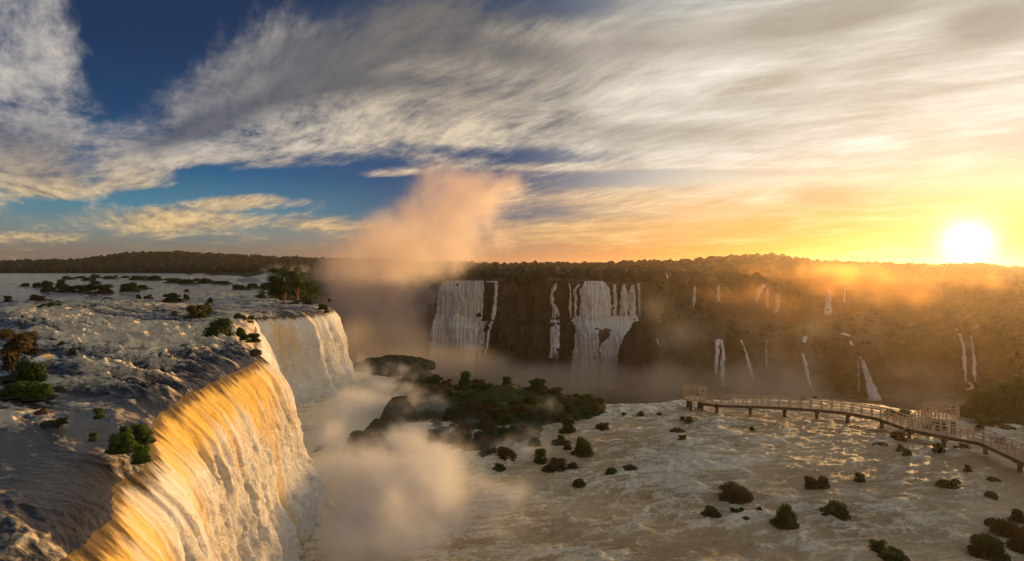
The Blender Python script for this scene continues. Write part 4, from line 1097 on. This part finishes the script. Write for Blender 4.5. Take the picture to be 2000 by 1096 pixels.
# ================================================================== WALKWAY
DZ = 1.9
def boxm(a, b, w, h):
    """bar from a to b, w wide, h high"""
    a, b = Vector(a), Vector(b); d = (b - a).normalized(); s_ = d.cross(Vector((0, 0, 1)))
    if s_.length < 1e-3: s_ = Vector((1, 0, 0)); u = Vector((0, 1, 0))
    else: s_.normalize(); u = s_.cross(d)
    V = []
    for p in (a, b):
        for i, j in ((-1, -1), (1, -1), (1, 1), (-1, 1)): V.append(tuple(p + s_ * (i * w / 2) + u * (j * h / 2)))
    return np.array(V), np.array([[0, 1, 2, 3], [7, 6, 5, 4], [0, 4, 5, 1], [1, 5, 6, 2], [2, 6, 7, 3], [3, 7, 4, 0]])
def join(parts):
    V, F, n = [], [], 0
    for v, f in parts: V.append(v); F.append(f + n); n += len(v)
    return np.concatenate(V), np.concatenate(F)
def walk(path, name, label, group, width=1.7, post_step=1.55, rail_h=1.35, piers=()):
    r = empty(name, (path[0][0], path[0][1], 0)); off = Vector((path[0][0], path[0][1], 0))
    P = [Vector(p) - off for p in path]
    sides = {}
    for sgn in (-1, 1):
        q = []
        for i, p in enumerate(P):
            d = (P[min(i + 1, len(P) - 1)] - P[max(i - 1, 0)]).normalized(); s_ = d.cross(Vector((0, 0, 1))).normalized()
            q.append(p + s_ * sgn * width / 2)
        sides[sgn] = q
    # deck of separate boards, one part
    boards = []
    for a, b in zip(P[:-1], P[1:]):
        L = (b - a).length; n = max(1, int(L / .32)); d = (b - a) / L; s_ = d.cross(Vector((0, 0, 1))).normalized()
        for i in range(n):
            c = a + d * (i + .5) * L / n
            boards.append(boxm(c - s_ * (width / 2 + .05), c + s_ * (width / 2 + .05), .28, .06))
    mesh_obj('deck', *join(boards), M_WOOD, r, smooth=False)
    for sgn in (-1, 1):
        q = sides[sgn]
        beam = [boxm(a + Vector((0, 0, -.26)), b + Vector((0, 0, -.26)), .18, .42) for a, b in zip(q[:-1], q[1:])]
        mesh_obj('beam', *join(beam), M_PIER, r, smooth=False)
        for hh, ww in ((rail_h, .11), (rail_h * .66, .06), (rail_h * .33, .06)):
            rl = [boxm(a + Vector((0, 0, hh)), b + Vector((0, 0, hh)), ww, ww) for a, b in zip(q[:-1], q[1:])]
            mesh_obj('handrail' if hh == rail_h else 'rail', *join(rl), M_WOOD, r, smooth=False)
        for a, b in zip(q[:-1], q[1:]):
            L = (b - a).length; n = max(1, round(L / post_step))
            for i in range(n):
                c = a + (b - a) * (i + .5) / n
                mesh_obj('post', *boxm(c + Vector((0, 0, .03)), c + Vector((0, 0, rail_h + .08)), .15, .15), M_WOOD, r, smooth=False)
    for (x, y, z) in piers:
        c = Vector((x, y, z)) - off
        parts = [boxm(c + Vector((dx, 0, -z - 1.2)), c + Vector((dx, 0, -.49)), .38, .38) for dx in (-.0,)]
        parts.append(boxm(c + Vector((-.1, -width / 2, -.66)), c + Vector((-.1, width / 2, -.66)), .34, .3))
        mesh_obj('pier', *join(parts), M_PIER, r, smooth=False)
    tag(r, label, 'walkway', group); return r
def WP(px, py, z=DZ): return tuple(PX(px, py, z))
main = [WP(1372, 784), WP(1400, 788), WP(1465, 790), WP(1532, 793), WP(1595, 797), WP(1655, 803), WP(1722, 815), WP(1776, 834)]
walk(main, 'walkway', 'long wooden railed walkway on piers curving over the lower river to its far platform', 'parts of the river walkway', piers=[WP(1400, 788), WP(1465, 790), WP(1532, 793), WP(1595, 797), WP(1655, 803), WP(1722, 815), WP(1776, 834)])
walk([WP(1778, 835), WP(1843, 848), WP(1925, 863), WP(1990, 892), WP(2060, 925)], 'walkway', 'right hand stretch of railed walkway running off past the picture edge', 'parts of the river walkway', piers=[WP(1843, 848), WP(1925, 863), WP(1992, 893)])
walk([WP(1784, 833), WP(1816, 818)], 'walkway', 'short railed spur climbing to the near viewing platform', 'parts of the river walkway')
def platform(px, py, rad, label, piers=4, z=DZ + .2, rail_h=1.5, gap=None):
    c = PX(px, py, z); r = empty('viewing_platform', (c.x, c.y, 0)); n = 14
    ring = [Vector((rad * math.cos(i * 2 * math.pi / n), rad * .85 * math.sin(i * 2 * math.pi / n), z)) for i in range(n)]
    V = [tuple(p) for p in ring] + [tuple(p - Vector((0, 0, .35))) for p in ring] + [(0, 0, z), (0, 0, z - .35)]
    F = [[i, (i + 1) % n, 2 * n, 2 * n] for i in range(n)]
    F = np.array([[i, (i + 1) % n, 2 * n] for i in range(n)] + [[n + (i + 1) % n, n + i, 2 * n + 1] for i in range(n)] + [[i, n + i, n + (i + 1) % n] for i in range(n)] + [[i, n + (i + 1) % n, (i + 1) % n] for i in range(n)])
    mesh_obj('deck', np.array(V), F, M_WOOD, r, smooth=False)
    segs = [i for i in range(n) if i not in (gap or ())]
    for hh, ww in ((rail_h, .12), (rail_h * .66, .07), (rail_h * .33, .07)):
        mesh_obj('handrail' if hh == rail_h else 'rail', *join([boxm(ring[i] + Vector((0, 0, hh)), ring[(i + 1) % n] + Vector((0, 0, hh)), ww, ww) for i in segs]), M_WOOD, r, smooth=False)
    for i in range(n): mesh_obj('post', *boxm(ring[i] + Vector((0, 0, .01)), ring[i] + Vector((0, 0, rail_h + .1)), .17, .17), M_WOOD, r, smooth=False)
    for k in range(piers):
        a = (k + .5) * 2 * math.pi / piers; q = Vector((rad * .7 * math.cos(a), rad * .6 * math.sin(a), 0))
        mesh_obj('pier', *boxm(q + Vector((0, 0, -1.2)), q + Vector((0, 0, z - .36)), .42, .42), M_PIER, r, smooth=False)
    tag(r, label, 'platform', 'viewing platforms'); return r
platform(1357, 777, 2.0, 'small railed viewing platform at the far left end of the walkway', z=DZ + .3, rail_h=1.9)
platform(1838, 814, 2.3, 'rounded railed viewing platform on dark piers near the right trees', z=DZ + .5, rail_h=1.6)

# ================================================================== AIR: haze and spray
def vol_mat(name, col, dens, aniso, grid=False, em=None):
    m_ = bpy.data.materials.new(name); m_.use_nodes = True; t = m_.node_tree; t.nodes.clear(); N = NT(t)
    out = N.new('ShaderNodeOutputMaterial'); v = N.new('ShaderNodeVolumePrincipled')
    v.inputs['Color'].default_value = col
    v.inputs['Density'].default_value = dens; v.inputs['Anisotropy'].default_value = aniso
    v.inputs['Density Attribute'].default_value = 'density' if grid else ''
    t.links.new(v.outputs[0], out.inputs['Volume'])
    m_.cycles.homogeneous_volume = not grid
    return m_
def build_haze():
    x0, x1, y0, y1, z0, z1 = -4100, 4100, -1100, 5100, -56, 96
    V = [(x, y, z) for z in (z0, z1) for y in (y0, y1) for x in (x0, x1)]
    F = [[0, 2, 3, 1], [4, 5, 7, 6], [0, 1, 5, 4], [2, 6, 7, 3], [0, 4, 6, 2], [1, 3, 7, 5]]
    o = mesh_obj('haze', V, np.array(F), vol_mat('haze_air_sun_tint', (1, .76, .48, 1), .00008, .74), smooth=False); tag(o, kind='stuff')  # low sun's orange light partly put into the haze colour
build_haze()

def spray(name, bmin, bmax, voxel, field, m_):
    """a spray cloud: a volume whose density grid is filled by a procedural field"""
    vd = bpy.data.volumes.new(name); o = bpy.data.objects.new(name, vd); COL.objects.link(o)
    vd.materials.append(m_)
    g = bpy.data.node_groups.new(name, 'GeometryNodeTree')
    g.interface.new_socket('Geometry', in_out='INPUT', socket_type='NodeSocketGeometry')
    g.interface.new_socket('Geometry', in_out='OUTPUT', socket_type='NodeSocketGeometry')
    N = NT(g); out = N.new('NodeGroupOutput')
    vc = N.new('GeometryNodeVolumeCube')
    pos = N.new('GeometryNodeInputPosition').outputs[0]
    g.links.new(field(N, pos), vc.inputs['Density'])
    vc.inputs['Background'].default_value = 0
    vc.inputs['Min'].default_value = bmin; vc.inputs['Max'].default_value = bmax
    for k, i in (('Resolution X', 0), ('Resolution Y', 1), ('Resolution Z', 2)):
        vc.inputs[k].default_value = max(8, int((bmax[i] - bmin[i]) / voxel))
    sm = N.new('GeometryNodeSetMaterial'); sm.inputs['Material'].default_value = m_
    g.links.new(vc.outputs[0], sm.inputs[0]); g.links.new(sm.outputs[0], out.inputs[0])
    md = o.modifiers.new('field', 'NODES'); md.node_group = g
    tag(o, kind='stuff')
    return o

def pb(N, pos, px, py, Y, w, h, dy, amp, acc, rot=0.0):
    """blob centred under pixel (px,py) at depth Y, half sizes w,h in pixels, dy metres deep"""
    c = AT(px, py, Y); k = Y / FL
    return N.blob(pos, tuple(c), (w * k, dy, h * k), (0, R(rot), 0), amp, acc)

def plume_field(N, pos):
    A = None; Y = 300
    for (px, py, w, h, dy, a) in [
        (740, 640, 180, 120, 50, .9), (690, 570, 150, 130, 45, .9), (780, 530, 190, 120, 45, .95), (830, 460, 180, 120, 40, .95), (880, 395, 140, 90, 36, .85), (950, 430, 150, 110, 36, .7),
        (880, 345, 90, 60, 28, .8), (960, 370, 90, 60, 28, .6), (1020, 345, 90, 48, 26, .65), (730, 450, 100, 60, 30, .6), (670, 520, 60, 90, 30, .35), (1060, 420, 60, 60, 25, .28), (1000, 480, 80, 60, 30, .35)]:
        A = pb(N, pos, px, py, Y, w, h, dy, a, A)
    wv = N.noise(pos, .03, 4, .6, out=1)
    p2 = N.vm('ADD', pos, N.vm('SCALE', N.vm('SUBTRACT', wv, (.5, .5, .5)), scale=26))
    n = N.noise(p2, .055, 8, .68)
    d = N.m('ADD', N.m('MULTIPLY', A, 1.15), N.m('MULTIPLY', N.m('SUBTRACT', n, .5), 5.0))
    d = N.mr(d, .35, 2.2, smooth=True)
    return N.m('MULTIPLY', d, N.m('MINIMUM', N.m('MULTIPLY', A, 2.2), 1.0))
def gorge_field(N, pos):
    A = None
    for (px, py, Y, w, h, dy, a) in [
        (740, 690, 240, 200, 110, 80, 1.1), (780, 700, 180, 130, 40, 26, .9), (900, 705, 190, 150, 34, 26, .7), (700, 650, 190, 60, 60, 26, .6), (880, 732, 300, 220, 60, 60, 1.15), (1050, 750, 310, 200, 66, 50, 1.1), (1200, 758, 310, 220, 62, 45, 1.1), (1400, 755, 305, 260, 66, 45, 1.0),
        (1600, 785, 270, 260, 50, 50, .7), (1760, 740, 265, 110, 60, 40, .45), (1880, 800, 255, 160, 40, 50, .5), (1300, 620, 340, 70, 80, 30, .4), (1190, 640, 345, 80, 40, 16, .5), (900, 690, 350, 90, 60, 30, .5), (1330, 670, 320, 90, 80, 30, .35),
        (1430, 660, 320, 160, 80, 40, .35), (1600, 660, 320, 150, 70, 40, .30), (1210, 650, 338, 60, 90, 20, .35), (1560, 720, 300, 200, 50, 40, .4)]:
        A = pb(N, pos, px, py, Y, w, h, dy, a, A)
    wv = N.noise(pos, .025, 3, .5, out=1)
    p2 = N.vm('ADD', pos, N.vm('SCALE', N.vm('SUBTRACT', wv, (.5, .5, .5)), scale=18))
    n = N.noise(p2, .035, 6, .62)
    d = N.m('ADD', A, N.m('MULTIPLY', N.m('SUBTRACT', n, .5), 3.6))
    d = N.mr(d, .1, 1.6, smooth=True)
    return N.m('MULTIPLY', d, N.m('MINIMUM', N.m('MULTIPLY', A, 3.0), 1.0))
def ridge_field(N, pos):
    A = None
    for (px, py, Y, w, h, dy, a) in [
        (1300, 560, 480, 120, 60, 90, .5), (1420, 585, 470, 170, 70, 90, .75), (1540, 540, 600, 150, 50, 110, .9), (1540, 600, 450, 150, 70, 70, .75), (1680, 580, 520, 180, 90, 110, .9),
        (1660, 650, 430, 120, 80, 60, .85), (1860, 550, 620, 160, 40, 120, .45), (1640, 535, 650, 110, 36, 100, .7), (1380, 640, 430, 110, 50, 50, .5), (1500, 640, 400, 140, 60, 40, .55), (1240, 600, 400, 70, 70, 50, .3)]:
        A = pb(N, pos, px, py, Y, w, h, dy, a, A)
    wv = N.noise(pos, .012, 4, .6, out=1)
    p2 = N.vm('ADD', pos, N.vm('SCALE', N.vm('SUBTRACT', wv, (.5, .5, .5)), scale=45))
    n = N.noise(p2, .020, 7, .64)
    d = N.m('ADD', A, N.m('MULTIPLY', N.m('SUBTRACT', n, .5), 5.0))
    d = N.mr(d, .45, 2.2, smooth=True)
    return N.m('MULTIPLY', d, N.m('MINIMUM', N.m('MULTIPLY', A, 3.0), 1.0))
def foot_field(N, pos):
    A = None
    for (px, py, Y, w, h, dy, a) in [
        (760, 1010, 58, 190, 120, 12, 1.2), (690, 920, 68, 120, 90, 10, .9), (810, 950, 64, 150, 110, 10, .9), (700, 1100, 52, 140, 110, 8, 1.0), (690, 1060, 56, 110, 80, 8, .8), (690, 800, 100, 80, 60, 12, .7), (650, 870, 80, 60, 60, 8, .7), (770, 770, 115, 90, 36, 12, .5), (860, 1040, 60, 170, 80, 10, .7), (1000, 1070, 58, 160, 60, 8, .45),
        (740, 850, 85, 130, 60, 14, .5), (700, 800, 105, 100, 60, 16, .6), (760, 740, 130, 100, 40, 16, .5), (930, 860, 92, 200, 50, 12, .8), (1060, 860, 92, 110, 40, 10, .45), (820, 790, 104, 120, 40, 12, .5), (1000, 880, 84, 170, 40, 10, .4), (640, 830, 90, 60, 70, 12, .55), (1050, 800, 100, 100, 40, 8, .2), (960, 1010, 62, 230, 90, 10, .6), (850, 900, 72, 150, 80, 12, .5), (760, 880, 80, 120, 60, 12, .6),
        (1500, 960, 72, 200, 50, 6, .10), (1250, 850, 95, 150, 40, 8, .08), (690, 720, 128, 60, 50, 10, .4)]:
        A = pb(N, pos, px, py, Y, w, h, dy, a, A)
    wv = N.noise(pos, .12, 3, .5, out=1)
    p2 = N.vm('ADD', pos, N.vm('SCALE', N.vm('SUBTRACT', wv, (.5, .5, .5)), scale=4))
    n = N.noise(p2, .19, 8, .66)
    d = N.m('ADD', A, N.m('MULTIPLY', N.m('SUBTRACT', n, .5), 4.6))
    d = N.mr(d, .1, 2.0, smooth=True)
    return N.m('MULTIPLY', d, N.m('MINIMUM', N.m('MULTIPLY', A, 3.0), 1.0))
def upstream_field(N, pos):
    A = None
    for (px, py, Y, w, h, dy, a) in [(548, 542, 400, 60, 16, 25, 1.0), (520, 548, 390, 40, 12, 20, .9), (590, 530, 400, 60, 26, 30, .5), (530, 525, 410, 60, 26, 25, .35)]:
        A = pb(N, pos, px, py, Y, w, h, dy, a, A)
    n = N.noise(pos, .16, 5, .62)
    d = N.mr(N.m('ADD', A, N.m('MULTIPLY', N.m('SUBTRACT', n, .5), 2.6)), .3, 1.2, smooth=True)
    return N.m('MULTIPLY', d, N.m('MINIMUM', N.m('MULTIPLY', A, 3.0), 1.0))
spray('upstream_mist', (-190, 350, 14), (-100, 445, 36), .9, upstream_field, vol_mat('upstream_spray', (1, .96, .90, 1), .10, .4, True))
spray('gorge_mist', (-130, 152, -54), (280, 420, 26), 2.6, gorge_field, vol_mat('gorge_spray_warmlight_tint', (1, .86, .66, 1), .048, .4, True))  # warm light put into the spray colour, against the bluish sky light
spray('ridge_mist', (90, 355, -40), (680, 770, 30), 4.0, ridge_field, vol_mat('ridge_spray_sunglow_tint', (1, .56, .20, 1), .036, .55, True))  # sunset glow painted into the volume colour; the spray itself is white
spray('plume_mist', (-110, 230, -45), (50, 360, 90), 1.15, plume_field, vol_mat('plume_spray', (1, .90, .82, 1), .060, .5, True))
spray('foot_mist', (-45, 40, -1), (60, 160, 14), .42, foot_field, vol_mat('foot_spray', (1, .99, .96, 1), .60, .25, True))
